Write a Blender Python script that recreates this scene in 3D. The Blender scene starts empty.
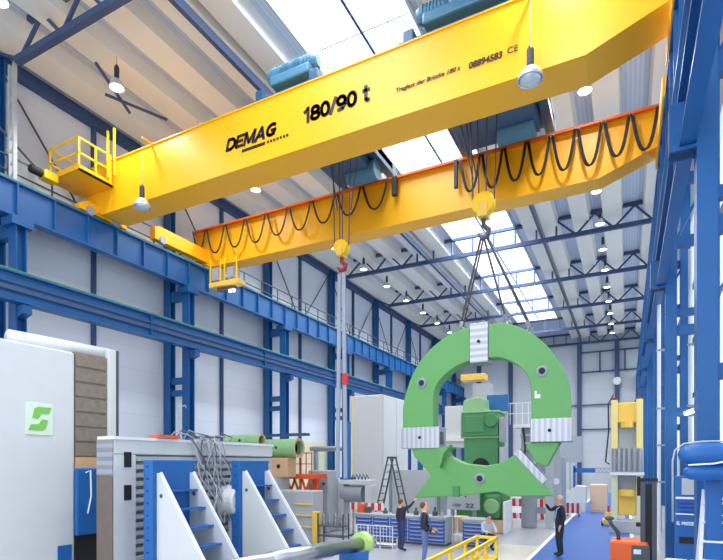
import bpy, bmesh, math, random
from mathutils import Vector, Matrix
random.seed(7)
C = bpy.context.scene.collection
PI = math.pi
V = Vector

# ---------------------------------------------------------------- materials
def s2l(c):
    return tuple(((v/255)/12.92 if v/255 <= .04045 else ((v/255+.055)/1.055)**2.4) for v in c) + (1,)
def mat(name, rgb, rough=.5, metal=0., var=.06, scale=3., bump=0., bscale=40., emit=None, stren=1.):
    m = bpy.data.materials.new(name); m.use_nodes = True
    nt = m.node_tree; N = nt.nodes; L = nt.links; b = N['Principled BSDF']
    col = s2l(rgb)
    b.inputs['Roughness'].default_value = rough; b.inputs['Metallic'].default_value = metal
    tc = N.new('ShaderNodeTexCoord'); no = N.new('ShaderNodeTexNoise')
    no.inputs['Scale'].default_value = scale; no.inputs['Detail'].default_value = 4
    L.new(tc.outputs['Object'], no.inputs['Vector'])
    mx = N.new('ShaderNodeMix'); mx.data_type = 'RGBA'
    mx.inputs[6].default_value = tuple(c*(1-var) for c in col[:3])+(1,)
    mx.inputs[7].default_value = tuple(min(1, c*(1+var)) for c in col[:3])+(1,)
    L.new(no.outputs['Fac'], mx.inputs[0]); L.new(mx.outputs[2], b.inputs['Base Color'])
    if bump:
        n2 = N.new('ShaderNodeTexNoise'); n2.inputs['Scale'].default_value = bscale
        L.new(tc.outputs['Object'], n2.inputs['Vector'])
        bp = N.new('ShaderNodeBump'); bp.inputs['Strength'].default_value = bump; bp.inputs['Distance'].default_value = .01
        L.new(n2.outputs['Fac'], bp.inputs['Height']); L.new(bp.outputs['Normal'], b.inputs['Normal'])
    if emit:
        b.inputs['Emission Color'].default_value = s2l(emit); b.inputs['Emission Strength'].default_value = stren
    return m
def striped(name, rgb, rgb2, axis, period, duty=.5, rough=.5, metal=0., bump=.6):
    """sheet profile: stripes across one object axis"""
    m = mat(name, rgb, rough, metal, .04)
    nt = m.node_tree; N = nt.nodes; L = nt.links; b = N['Principled BSDF']
    tc = N.new('ShaderNodeTexCoord'); sx = N.new('ShaderNodeSeparateXYZ'); L.new(tc.outputs['Object'], sx.inputs[0])
    d = N.new('ShaderNodeMath'); d.operation = 'DIVIDE'; d.inputs[1].default_value = period; L.new(sx.outputs[axis], d.inputs[0])
    f = N.new('ShaderNodeMath'); f.operation = 'FRACT'; L.new(d.outputs[0], f.inputs[0])
    g = N.new('ShaderNodeMath'); g.operation = 'LESS_THAN'; g.inputs[1].default_value = duty; L.new(f.outputs[0], g.inputs[0])
    mx = N.new('ShaderNodeMix'); mx.data_type = 'RGBA'
    mx.inputs[6].default_value = s2l(rgb); mx.inputs[7].default_value = s2l(rgb2)
    L.new(g.outputs[0], mx.inputs[0]); L.new(mx.outputs[2], b.inputs['Base Color'])
    if bump:
        bp = N.new('ShaderNodeBump'); bp.inputs['Strength'].default_value = bump; bp.inputs['Distance'].default_value = .03
        L.new(g.outputs[0], bp.inputs['Height']); L.new(bp.outputs['Normal'], b.inputs['Normal'])
    return m
M = dict(
 yellow=mat('crane_yellow', (249, 180, 14), .4, var=.03, scale=.6),
 rail_yellow=mat('railing_yellow', (252, 206, 30), .4),
 orange=mat('orange_rail', (232, 104, 22), .45),
 blue=mat('steel_blue', (14, 84, 144), .4, var=.10, scale=1.5),
 blue_d=mat('truss_blue', (52, 76, 116), .5, var=.1, scale=1.2),
 blue_m=mat('machine_blue', (26, 96, 166), .42, var=.1, scale=1.2),
 teal=mat('hoist_blue', (40, 84, 122), .4, var=.12, scale=4),
 teal_l=mat('motor_blue', (70, 122, 150), .4, var=.12, scale=5),
 wall=striped('wall_panel', (212, 219, 230), (202, 210, 222), 2, 1.0, .03, .55, 0, .3),
 wall_far=striped('far_wall_panel', (196, 203, 210), (186, 194, 203), 2, 1.0, .03, .55, 0, .3),
 roof=striped('roof_sheet', (182, 194, 214), (196, 207, 224), 0, .16, .5, .5, .1, .7),
 roof_e=mat('roof_edge', (180, 188, 198), .6),
 beige=mat('roof_cassette', (233, 231, 222), .6, var=.05, scale=.7),
 floor=mat('floor_screed', (172, 174, 180), .28, var=.07, scale=.5),
 floor_blue=mat('walkway_paint', (44, 98, 180), .3, var=.05, scale=.7),
 floor_beige=mat('floor_cream', (206, 200, 184), .35, var=.05),
 white=mat('white_paint', (206, 210, 212), .4, var=.04),
 linew=mat('line_white', (232, 234, 236), .5),
 grey=mat('machine_grey', (178, 183, 188), .4, var=.05),
 grey_m=mat('mid_grey', (150, 157, 168), .45, var=.06),
 grey_d=mat('dark_grey', (78, 83, 92), .5, var=.1),
 black=mat('black_rubber', (22, 22, 26), .6),
 cable=mat('cable_black', (34, 30, 34), .55),
 rope=mat('wire_rope', (84, 78, 82), .5, .3),
 sling=mat('sling_grey', (156, 166, 180), .6),
 steel=mat('bright_steel', (178, 180, 184), .36, 1., .08, 6),
 steel_m=striped('milled_steel', (160, 164, 174), (182, 184, 194), 0, .16, .5, .35, .6, .4),
 steel_h=striped('milled_steel_across', (156, 160, 172), (182, 184, 194), 2, .2, .5, .35, .6, .4),
 green=mat('ring_green', (100, 166, 94), .5, var=.05, scale=1.2),
 green_d=mat('machine_green', (70, 138, 84), .45, var=.1, scale=2),
 green_l=mat('pale_green', (142, 186, 134), .45, var=.08),
 pale_lime=mat('pale_lime', (216, 220, 184), .45),
 lime=mat('lime_ring', (186, 220, 130), .45),
 brown=mat('bellows_brown', (128, 118, 104), .6, var=.35, scale=7),
 rust=mat('brown_steel', (112, 98, 92), .6, var=.2, scale=3),
 tan=mat('cast_tan', (206, 168, 130), .6, var=.1, scale=3),
 redorange=mat('scaffold_orange', (226, 92, 48), .5, var=.1),
 truck=mat('truck_orange', (240, 104, 40), .4, var=.05),
 red=mat('barrier_red', (214, 52, 44), .5),
 darkred=mat('hook_red', (142, 44, 42), .5),
 cream=mat('cream_yellow', (240, 222, 146), .45, var=.06),
 amber=mat('saddle_yellow', (240, 200, 90), .45, var=.08),
 wood=mat('crate_wood', (224, 190, 162), .7, var=.1, scale=8),
 drawer=mat('drawer_blue', (38, 84, 170), .4),
 logo=mat('logo_green', (120, 192, 84), .5), logo_bg=mat('logo_plate', (214, 230, 214), .5),
 skin=mat('skin', (226, 172, 142), .55), hair=mat('brown_hair', (96, 62, 42), .7), blond=mat('pale_hair', (206, 190, 168), .7),
 jacket=mat('dark_jacket', (36, 40, 56), .8, var=.15, scale=8), navy=mat('navy_trousers', (44, 60, 104), .8, var=.12, scale=8),
 overall=mat('overall_blue', (92, 116, 166), .8, var=.1, scale=8), shoe=mat('shoe', (24, 24, 28), .5),
 shirt=mat('light_shirt', (206, 212, 224), .8), reflect=mat('reflective_stripe', (150, 170, 190), .5),
 text=mat('lettering_black', (18, 18, 20), .5), text_w=mat('lettering_white', (236, 240, 246), .5),
 lamp=mat('lamp_reflector', (214, 222, 230), .2, .5),
 glow=mat('lamp_glow', (255, 252, 240), .5, emit=(255, 250, 238), stren=14.),
 lampbody=mat('lamp_body', (54, 58, 66), .5),
)
g = bpy.data.materials.new('skylight_glass'); g.use_nodes = True
nt = g.node_tree; nt.nodes.clear()
o = nt.nodes.new('ShaderNodeOutputMaterial'); mxs = nt.nodes.new('ShaderNodeMixShader')
tr = nt.nodes.new('ShaderNodeBsdfTransparent'); tr.inputs[0].default_value = (.96, .98, 1, 1)
gl = nt.nodes.new('ShaderNodeBsdfGlossy'); gl.inputs['Roughness'].default_value = .15
tcg = nt.nodes.new('ShaderNodeTexCoord'); nog = nt.nodes.new('ShaderNodeTexNoise'); nog.inputs['Scale'].default_value = .8
mpg = nt.nodes.new('ShaderNodeMapRange'); mpg.inputs[3].default_value = .02; mpg.inputs[4].default_value = .10
nt.links.new(tcg.outputs['Object'], nog.inputs['Vector']); nt.links.new(nog.outputs['Fac'], mpg.inputs[0]); nt.links.new(mpg.outputs[0], mxs.inputs[0])
nt.links.new(tr.outputs[0], mxs.inputs[1]); nt.links.new(gl.outputs[0], mxs.inputs[2]); nt.links.new(mxs.outputs[0], o.inputs[0])
M['glass'] = g

# ---------------------------------------------------------------- mesh builder
class MB:
    def __init__(s): s.bm = bmesh.new()
    def add(s, verts, faces):
        vs = [s.bm.verts.new(v) for v in verts]
        for f in faces:
            try: s.bm.faces.new([vs[i] for i in f])
            except ValueError: pass
        return s
    def box(s, x0, x1, y0, y1, z0, z1):
        v = [(x, y, z) for x in (x0, x1) for y in (y0, y1) for z in (z0, z1)]
        return s.add(v, [(0,1,3,2),(4,6,7,5),(0,4,5,1),(2,3,7,6),(0,2,6,4),(1,5,7,3)])
    def beam(s, p, q, w, h=None, up=(0,0,1)):
        h = h or w; p = V(p); q = V(q); d = (q-p).normalized(); u = V(up)
        if abs(d.dot(u)) > .98: u = V((0,1,0))
        r = d.cross(u).normalized(); t = r.cross(d)
        v = [e+r*a*w/2+t*b*h/2 for e in (p, q) for a, b in ((-1,-1),(1,-1),(1,1),(-1,1))]
        return s.add(v, [(0,3,2,1),(4,5,6,7),(0,1,5,4),(1,2,6,5),(2,3,7,6),(3,0,4,7)])
    def ibeam(s, p, q, w, h, t=.03, up=(0,0,1)):
        p = V(p); q = V(q); u = V(up); d = (q-p).normalized(); r = d.cross(u).normalized(); t2 = r.cross(d)
        s.beam(p, q, t, h-2*t, up)
        for sg in (-1, 1): s.beam(p+t2*sg*(h/2-t/2), q+t2*sg*(h/2-t/2), w, t, up)
        return s
    def tube(s, pts, r, n=10, cap=True):
        pts = [V(p) for p in pts]; rings = []; pr = None
        for i, p in enumerate(pts):
            d = ((pts[i+1] if i < len(pts)-1 else p)-(pts[i-1] if i else p)).normalized()
            if pr is None:
                a = V((0,0,1)) if abs(d.z) < .9 else V((1,0,0)); x = d.cross(a).normalized()
            else: x = (pr-d*pr.dot(d)).normalized()
            pr = x; y = d.cross(x); rr = r[i] if isinstance(r, (list, tuple)) else r
            rings.append([s.bm.verts.new(p+(x*math.cos(2*PI*k/n)+y*math.sin(2*PI*k/n))*rr) for k in range(n)])
        for a, b in zip(rings, rings[1:]):
            for k in range(n): s.bm.faces.new((a[k], a[(k+1) % n], b[(k+1) % n], b[k]))
        if cap: s.bm.faces.new(rings[0][::-1]); s.bm.faces.new(rings[-1])
        return s
    def prism(s, poly, a, b, axis='y'):
        def mk(u, w, t): return {'y': (u, t, w), 'x': (t, u, w), 'z': (u, w, t)}[axis]
        n = len(poly); v = [mk(u, w, a) for u, w in poly]+[mk(u, w, b) for u, w in poly]
        return s.add(v, [tuple(range(n)), tuple(range(2*n-1, n-1, -1))]+[(i, i+n, (i+1) % n+n, (i+1) % n) for i in range(n)])
    def lathe(s, prof, c, n=20, axis='z'):
        c = V(c); rings = []
        for r, t in prof:
            ring = []
            for k in range(n):
                a = 2*PI*k/n; p = {'z': V((r*math.cos(a), r*math.sin(a), t)), 'x': V((t, r*math.cos(a), r*math.sin(a))), 'y': V((r*math.cos(a), t, r*math.sin(a)))}[axis]
                ring.append(s.bm.verts.new(c+p))
            rings.append(ring)
        for a, b in zip(rings, rings[1:]):
            for k in range(n): s.bm.faces.new((a[k], a[(k+1) % n], b[(k+1) % n], b[k]))
        if prof[0] == prof[-1]: return s
        if prof[0][0] > 0: s.bm.faces.new(rings[0][::-1])
        if prof[-1][0] > 0: s.bm.faces.new(rings[-1])
        return s
    def ball(s, c, r, n=12, m=8):
        r = V((r,)*3) if isinstance(r, (int, float)) else V(r)
        k = bmesh.ops.create_uvsphere(s.bm, u_segments=n, v_segments=m, radius=1)
        for v in k['verts']: v.co = V((v.co.x*r.x, v.co.y*r.y, v.co.z*r.z))+V(c)
        return s
    def build(s, name, m, parent=None, bevel=0, smooth=False):
        bmesh.ops.recalc_face_normals(s.bm, faces=s.bm.faces)
        me = bpy.data.meshes.new(name); s.bm.to_mesh(me); s.bm.free()
        me.materials.append(M[m] if isinstance(m, str) else m)
        if smooth:
            for p in me.polygons: p.use_smooth = True
        o = bpy.data.objects.new(name, me); C.objects.link(o)
        if parent: o.parent = parent
        if bevel:
            b = o.modifiers.new('bevel', 'BEVEL'); b.width = bevel; b.segments = 2; b.limit_method = 'ANGLE'
        return o
def tag(o, label=None, cat=None, group=None, kind=None):
    if label: o['label'] = label
    if cat: o['category'] = cat
    if group: o['group'] = group
    if kind: o['kind'] = kind
    return o
def thing(name, label, cat, loc=(0,0,0), rz=0, group=None):
    o = bpy.data.objects.new(name, None); C.objects.link(o); o.location = loc; o.rotation_euler = (0, 0, rz)
    o.empty_display_size = .2
    return tag(o, label, cat, group)
def struct(o): o['kind'] = 'structure'; return o
def copy_tree(o, parent=None):
    c = o.copy(); C.objects.link(c)
    if parent: c.parent = parent
    for ch in list(o.children): copy_tree(ch, c)
    return c
def text(string, x, y, z, w, h, m, parent, name='lettering', facing='-y', shear=0., bold=.02):
    cu = bpy.data.curves.new('t', 'FONT'); cu.body = string; cu.shear = shear; cu.offset = bold; cu.extrude = .004
    t = bpy.data.objects.new('t', cu); C.objects.link(t); bpy.context.view_layer.update()
    me = bpy.data.meshes.new_from_object(t.evaluated_get(bpy.context.evaluated_depsgraph_get()))
    bpy.data.objects.remove(t); bpy.data.curves.remove(cu)
    xs = [v.co.x for v in me.vertices]; ys = [v.co.y for v in me.vertices]
    x0, x1, y0, y1 = min(xs), max(xs), min(ys), max(ys)
    for v in me.vertices:
        u = (v.co.x-x0)/(x1-x0)*w; q = (v.co.y-y0)/(y1-y0)*h; d = v.co.z
        v.co = V((x+u, y-d, z+q)) if facing == '-y' else V((x+d, y+u, z+q))
    me.materials.clear(); me.materials.append(M[m])
    o = bpy.data.objects.new(name, me); C.objects.link(o); o.parent = parent
    return o
ORD = ['first','second','third','fourth','fifth','sixth','seventh','eighth','ninth','tenth','eleventh','twelfth','thirteenth','fourteenth','fifteenth','sixteenth']

# ---------------------------------------------------------------- setting
YB = -8.   # hall continues behind the camera
struct(MB().box(-20, 3.2, YB, 63.5, -.3, 0).build('floor', 'floor'))
struct(MB().box(-2.52, .1, YB, 55, 0, .006).build('trim_1', 'floor_blue'))
struct(MB().box(-2.66, -2.54, YB, 55, 0, .008).build('trim_2', 'linew'))
struct(MB().box(-3.95, -2.67, 8, 18.5, 0, .006).build('trim_3', 'floor_beige'))
struct(MB().box(.1, .22, YB, 55, 0, .008).build('trim_4', 'linew'))
struct(MB().box(-19.8, -19.45, YB, 63, 0, 17.3).build('wall_left', 'wall'))
struct(MB().box(-19.8, 3, 62.8, 63.2, 0, 17.5).build('wall_far', 'wall_far'))
wr = struct(MB().box(2.7, 3, YB, 63, 0, 3.4).box(2.7, 3, YB, 63, 14.2, 17.5).build('wall_right', 'wall'))
for k in range(20):
    y = YB+k*3.75
    MB().box(2.72, 2.95, y, y+.9, 3.4, 14.2).build('wall_pier', 'wall', wr)
win = struct(MB().box(2.8, 2.84, YB, 63, 3.4, 3.5).build('window_2', 'blue_d'))
for z in (6., 8.6, 11.2): MB().box(2.76, 2.86, YB, 63, z, z+.14).build('window_transom', 'blue_d', win)
MB().box(2.8, 2.82, YB, 63, 3.4, 14.2).build('window_pane', 'glass', win)
struct(MB().box(-19.45, -19.38, 25.7, 32, 0, 4.3).build('lit_wall_patch_1', 'pale_lime'))  # pale panel puts the yellow light on this wall stretch into colour
# roof
ce = struct(MB().box(-19.8, -10, YB, 62.8, 17.4, 17.7).box(-6.15, 3, YB, 62.8, 17.4, 17.7).box(-10, -6.15, 54.8, 62.8, 17.4, 17.7).build('ceiling', 'roof'))
for x0, x1 in ((-18.9,-17.7),(-16.6,-15.6),(-14.68,-13.7),(-12.82,-11.82),(-11.55,-10.65),(-5.52,-4.68),(-4.5,-3.68),(-2.82,-1.95),(-1.2,-.27),(.84,1.8)):
    MB().prism([(x0-.08, 17.4), (x0, 16.85), (x1, 16.85), (x1+.08, 17.4)], YB, 62.75).build('roof_cassette', 'beige', ce)
MB().box(-10.08, -9.98, YB, 54.8, 17.25, 17.72).box(-6.17, -6.07, YB, 54.8, 17.25, 17.72).box(-10, -6.1, 54.75, 54.85, 17.3, 17.7).build('skylight_kerb', 'roof_e', ce)
MB().box(-11.72, -11.56, YB, 62.8, 16.12, 16.42).box(-4.62, -4.54, YB, 62.8, 16.4, 16.6).build('purlin', 'blue_d', ce)
MB().box(-19.45, -19.2, YB, 62.8, 16.5, 16.95).build('eaves_beam', 'blue_d', ce)
sk = struct(MB().box(-8.09, -8.0, YB, 54.8, 17.5, 17.6).build('window_1', 'blue_d'))
y = YB+1.2
while y < 54.5: MB().box(-10, -6.15, y, y+.05, 17.52, 17.57).build('glazing_bar', 'roof_e', sk); y += 3.75
for x in (-9.05, -7.1): MB().box(x, x+.025, YB, 54.8, 17.53, 17.57).build('glazing_bar', 'roof_e', sk)
MB().box(-10, -6.15, YB, 54.8, 17.58, 17.6).build('window_pane', 'glass', sk)

# wind bracing under the near roof (crossed rods)
rb = thing('roof_brace', 'crossed dark bracing rods under the roof beside the near left lamp', 'brace', (-16.1, 12.8, 16.1))
MB().beam((.45,-1.55,0), (-.65,.65,0), .09, .06).build('brace_rod', 'blue_d', rb)
MB().beam((-.5,-.5,-.07), (.38,1.5,-.07), .09, .06).build('brace_rod', 'blue_d', rb)

# ---------------------------------------------------------------- roof trusses
def make_truss():
    B, T = 16.16, 17.2
    r = thing('roof_truss', '', 'truss')
    MB().box(-17.95, 2.4, -.1, .1, 16.05, 16.28).build('bottom_chord', 'blue_d', r)
    MB().box(-17.3, 2.4, -.09, .09, 17.18, 17.36).build('top_chord', 'blue_d', r)
    def m(a, b, w=.1): MB().beam((a[0],0,a[1]), (b[0],0,b[1]), w, w, (0,1,0)).build('web_member', 'blue_d', r)
    for x in (-12.5,-11.35,-10.1,-8.75,-7.4,-6.1,-4.85,-3.72): m((x,16.25), (x,T))
    for pts in ([(-3.72,T),(-2.63,B),(-1.65,T),(-.66,B),(.4,T),(1.3,B),(2.3,T)], [(-12.5,T),(-13.6,B),(-14.6,T),(-15.6,B),(-16.6,T),(-17.8,B),(-19.2,16.85)]):
        for a, b in zip(pts, pts[1:]): m(a, b)
    return r
tr0 = make_truss()
for i in range(10):
    t = tr0 if i == 0 else copy_tree(tr0)
    t.location = (0, -4.93+7.5*i if i < 9 else 62.4, 0)
    t['group'] = 'blue roof trusses across the hall'
    if i < 2: t['label'] = 'blue lattice roof truss above and behind the camera position'
    else: t['label'] = 'blue lattice roof truss, %s from the near end of the visible roof' % ORD[i-2] if i < 9 else 'blue lattice truss standing against the far end wall'
    tag(t, None, 'truss')

# ---------------------------------------------------------------- left columns, posts, braces
def make_col(h=10.9):
    r = thing('crane_column', '', 'column')
    MB().ibeam((0,0,0), (0,0,h), .42, .36, .04, (0,1,0)).build('column_shaft', 'blue', r)
    MB().box(-.32,.32,-.35,.35,h-.28,h).build('column_head', 'blue', r)
    MB().box(-.35,.35,-.3,.3,0,.05).build('base_plate', 'blue', r)
    MB().box(-1.2,-.2,-.1,.1,6.5,6.8).build('cross_brace', 'blue', r)
    MB().box(-1.2,-.2,-.1,.1,5.95,6.22).build('cross_brace', 'blue', r)
    MB().box(-1.2,-.2,-.12,.12,10.35,10.8).build('cross_brace', 'blue', r)
    MB().prism([(.15,8.0),(.55,8.0),(.55,7.72),(.15,7.6)], -.15,.15).build('bracket', 'blue', r)
    return r
c0 = make_col()
for i in range(9):
    c = c0 if i == 0 else copy_tree(c0)
    c.location = (-17.95, 2.57+7.5*i, 0)
    c['label'] = 'blue steel column carrying the left crane runway, out of frame at the near end' if i == 0 else 'blue steel column under the left crane runway, %s from the left edge' % ORD[i-1]
    c['group'] = 'columns under the left crane runway'
w0 = thing('wall_column', '', 'column')
MB().ibeam((0,0,0), (0,0,16.85), .4, .34, .04, (0,1,0)).build('column_shaft', 'blue', w0)
MB().box(-.3,.3,-.3,.3,0,.05).build('base_plate', 'blue', w0)
for i in range(9):
    c = w0 if i == 0 else copy_tree(w0)
    c.location = (-19.15, 2.57+7.5*i, 0); c['group'] = 'tall blue columns on the left wall'
    c['label'] = 'tall blue roof column out of frame on the left wall' if i == 0 else 'tall blue column against the left wall reaching the roof, %s from the near end' % ORD[i-1]
for i in range(8):
    y = 6.32+7.5*i
    p = MB().box(-19.45,-19.28,y-.07,y+.07,0,16.85).build('wall_post', 'blue_d')
    tag(p, 'slim dark blue post on the left wall between columns, %s from the near end' % ORD[i], 'post', 'slim posts on the left wall')
    if i:
        for s in (-1, 1):
            b = MB().beam((-19.3, y+s*3.5, 16.4), (-19.3, y+s*.4, 12.6), .05).build('brace_rod', 'grey_d')
            tag(b, 'thin diagonal brace rod on %s side of the %s slim left wall post' % ('near' if s < 0 else 'far', ORD[i]), 'brace', 'diagonal rods on the upper left wall')
# pale lattice post above the near column
lp = thing('lattice_post', 'pale grey lattice post standing above the near left crane column', 'post', (-18.25, 10.07, 12.15))
for dx in (-.13, .13): MB().box(dx-.04, dx+.04, -.06, .06, 0, 4.0).build('post_leg', 'grey', lp)
for k in range(9):
    z = .2+k*.42; MB().beam((-.12, 0, z), (.12, 0, z+.3), .04).build('lacing_bar', 'grey', lp)
sr = tag(MB().tube([(-18.6, 6.5, 16.2), (-18.6, 9.3, 14.4), (-18.4, 11.2, 13.0)], .04, 6).build('brace_rod', 'grey_d'), 'long dark diagonal rod at the upper left beside the pale lattice post', 'brace')

# left runway girders
def runway(name, label, x0, x1, z0, z1, side, step, y0=YB, y1=62.6, rail=True, group=None):
    r = thing(name, label, 'girder')
    w = x0 if side > 0 else x1
    MB().box(x0+.12, x1-.12, y0, y1, z0+.06, z1-.06).build('girder_web', 'blue', r)
    MB().box(x0, x1, y0, y1, z1-.06, z1).box(x0, x1, y0, y1, z0, z0+.06).build('girder_flange', 'blue', r)
    y = y0+.5
    xf = x1 if side > 0 else x0
    s0 = MB().box(min(xf, xf-side*.14), max(xf, xf-side*.14), -.02, .02, z0+.05, z1-.05).build('stiffener', 'blue', r); s0.location.y = y
    while y+step < y1: y += step; q = s0.copy(); C.objects.link(q); q.parent = r; q.location.y = y
    if rail: MB().box((x0+x1)/2-.05, (x0+x1)/2+.05, y0, y1, z1, z1+.1).build('crane_rail', 'green_d', r)
    return r
runway('runway_girder', 'deep blue upper crane runway girder along the left wall under the yellow bridges', -18.15, -17.8, 10.93, 12.1, 1, 1.25)
lr = runway('runway_girder', 'narrower blue lower crane runway beam along the left columns', -17.75, -17.35, 8.02, 8.98, 1, 7.5)
MB().box(-17.4, -17.38, YB, 62.6, 8.35, 8.5).build('shade_band', 'blue_d', lr); MB().box(-17.4,-17.38,YB,62.6,8.6,8.66).build('shade_band', 'blue_d', lr)  # dark strips added to paint the shading along the beam's face
# walkway and railing behind upper girder
wk = thing('runway_walkway', 'blue steel walkway with thin grey railing beside the upper left crane runway', 'walkway')
MB().box(-18.95, -18.2, YB, 62.6, 12.0, 12.06).build('walkway_deck', 'blue_d', wk)
MB().box(-18.42, -18.37, YB, 62.6, 13.1, 13.15).build('handrail', 'grey_d', wk); MB().box(-18.42, -18.37, YB, 62.6, 12.6, 12.64).build('handrail', 'grey_d', wk)
p0 = MB().box(-18.42, -18.37, -.025, .025, 12.06, 13.1).build('rail_post', 'grey_d', wk)
for i in range(1, 48):
    q = p0.copy(); C.objects.link(q); q.parent = wk; q.location.y = YB+i*1.5

# ---------------------------------------------------------------- right side structure
def make_rcol():
    r = thing('portal_column', '', 'column')
    MB().box(1.0,1.28,-.2,.2,0,12.0).build('column_shaft', 'blue', r)
    MB().box(1.95,2.3,-.2,.2,0,16.0).build('column_shaft', 'blue', r)
    MB().box(1.0,1.03,-.3,.3,0,.05).build('base_plate', 'blue', r)
    for z, hh in ((4.2,.25),(6.55,.28),(7.1,.2),(9.1,.3),(10.9,.3)):
        MB().box(1.25,2.0,-.1,.1,z,z+hh).build('cross_brace', 'blue', r)
    MB().beam((1.28,0,9.35), (2.0,0,10.9), .07).build('diagonal_brace', 'blue', r)
    MB().box(.62,1.0,-.2,.2,7.95,8.0).box(.62,1.0,-.15,.15,7.95,8.75).build('bracket', 'blue', r)
    return r
r0 = make_rcol()
for i in range(9):
    c = r0 if i == 0 else copy_tree(r0)
    c.location = (0, 2.57+7.5*i, 0); c['group'] = 'twin legged columns on the right side'
    c['label'] = 'twin-legged blue column out of frame beside the camera on the right' if i == 0 else 'twin-legged blue steel column on the right side, %s from the right edge' % ORD[i-1]
runway('runway_girder', 'blue upper crane runway girder at the right, highest steel beam there', .84, 1.3, 10.4, 12.1, -1, 1.25, y0=3.0)
runway('runway_girder', 'blue lower crane runway beam on the right, resting on column brackets', .757, .99, 8.02, 9.0, -1, 7.5, y0=3.0)

# ---------------------------------------------------------------- far wall steel
for i, x in enumerate((-16.0, -12.25, -8.4, -4.73, -.96)):
    p = MB().ibeam((x, 62.55, 0), (x, 62.55, 16.2), .45, .35, .04, (0,1,0)).build('wall_column', 'blue_d')
    tag(p, ['dark blue steel column on the far end wall, leftmost', 'dark blue column on the far wall seen through the left of the green ring', 'dark blue column on the far wall behind the ring middle', 'dark blue column on the far wall just right of the green ring', 'dark blue column on the far wall above the yellow slide machine'][i], 'column', 'columns on the far end wall')
fr = thing('girt_frame', 'thin dark girts across the far wall right of the ring', 'frame', (0, 62.6, 0))
for z in (15.05, 12.85, 9.2, 6.5): MB().box(-5.6 if z == 9.2 else -4.5, 2.4, -.05, .05, z, z+.14).build('girt', 'blue_d', fr)
for x in (-2.65, -.2): MB().box(x-.07, x+.07, -.05, .05, 12.85, 15.1).build('girt_post', 'blue_d', fr)
tag(MB().lathe([(.0,-.04),(.42,-.04),(.42,.04),(.0,.04)], (-.96, 62.2, 11.7), 20, 'y').build('wall_clock', 'linew'), 'round white clock on the far right wall column', 'clock')
tag(MB().box(-5.0,-3.2,44.9,45.0,2.9,5.0).box(-4.15,-4.05,44.95,45.05,0,3).build('notice_panel', 'grey_m'), 'plain grey square panel on a post right of the ring', 'panel')
pl = thing('mast', 'thin black mast right of the green ring', 'mast', (-4.55, 38, 0))
MB().box(-.06,.06,-.06,.06,0,6.2).build('mast_tube', 'black', pl); MB().box(-.35,.35,-.25,.25,0,.9).build('mast_base', 'blue_m', pl)
jb = thing('jib_beam', 'horizontal blue jib beam with grey lattice end low on the far wall', 'beam', (-3.6, 50, 0))
MB().box(-.6,1.1,-.12,.12,2.0,2.4).build('beam', 'blue_m', jb)
for k in range(6): MB().beam((1.1+.3*k,0,2.0),(1.25+.3*k,0,2.4),.05).beam((1.25+.3*k,0,2.4),(1.4+.3*k,0,2.0),.05).build('lattice_bar','grey_m',jb)
MB().box(1.1,3.0,-.05,.05,2.36,2.42).box(1.1,3.0,-.05,.05,1.98,2.04).build('lattice_rail','grey_m',jb)
MB().box(-.7,-.5,-.12,.12,0,2.6).build('beam_support','blue_m',jb)

# ---------------------------------------------------------------- bridge crane
cr = thing('bridge_crane', 'yellow double girder overhead travelling crane spanning the hall with printed load rating', 'crane', (-8.4, 12.9, 12.2))
cr.location = (0, 0, 0)
def girder(y0, y1, zt, xl=-17.95):
    g = MB().prism([(xl,12.6),(xl+.95,12.2),(-.84,12.2),(.73,12.75),(1.25,12.95),(1.25,zt),(xl,zt)], y0, y1).build('girder', 'yellow', cr)
    MB().box(xl, 1.25, y0-.04, y1+.04, zt, zt+.04).build('top_flange', 'yellow', g)
    MB().box(-17.5, 1.0, y0+.35, y0+.42, zt+.04, zt+.12).build('trolley_rail', 'rust', g)
    return g
g1 = girder(12.9, 14.0, 14.06, -18.5)
g2 = girder(18.7, 19.5, 13.9, -18.65)
def ell(cx, cz, rx, rz, a0=0, a1=360, n=16): return [(cx+rx*math.cos(math.radians(a0+(a1-a0)*k/n)), cz+rz*math.sin(math.radians(a0+(a1-a0)*k/n))) for k in range(n+1)]
GL = {'D': (.78, [[(.1,.08),(.1,.92)],[(.1,.92),(.35,.92)]+ell(.35,.5,.33,.42,90,-90)+[(.1,.08)]]), 'E': (.68, [[(.1,.08),(.1,.92)],[(.08,.92),(.6,.92)],[(.1,.5),(.55,.5)],[(.1,.08),(.6,.08)]]),
 'M': (.95, [[(.1,0),(.1,1)],[(.12,.95),(.45,.12)],[(.45,.12),(.78,.95)],[(.8,0),(.8,1)]]), 'A': (.82, [[(.05,0),(.4,.97)],[(.4,.97),(.72,0)],[(.18,.3),(.6,.3)]]),
 'G': (.8, [ell(.42,.5,.33,.42,50,310),[(.64,.12),(.68,.45)],[(.42,.45),(.72,.45)]]), '1': (.52, [[(.34,0),(.34,1)],[(.34,.92),(.1,.74)]]),
 '8': (.68, [ell(.33,.71,.22,.21),ell(.33,.28,.26,.22)]), '0': (.68, [ell(.33,.5,.25,.43)]), '9': (.68, [ell(.33,.66,.25,.27),[(.58,.66),(.56,.35),(.42,.1),(.12,.07)]]),
 '/': (.42, [[(.02,0),(.36,1)]]), ' ': (.35, []), 't': (.45, [[(.2,1),(.2,.16),(.28,.06),(.4,.06)],[(.04,.74),(.4,.74)]])}
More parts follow.
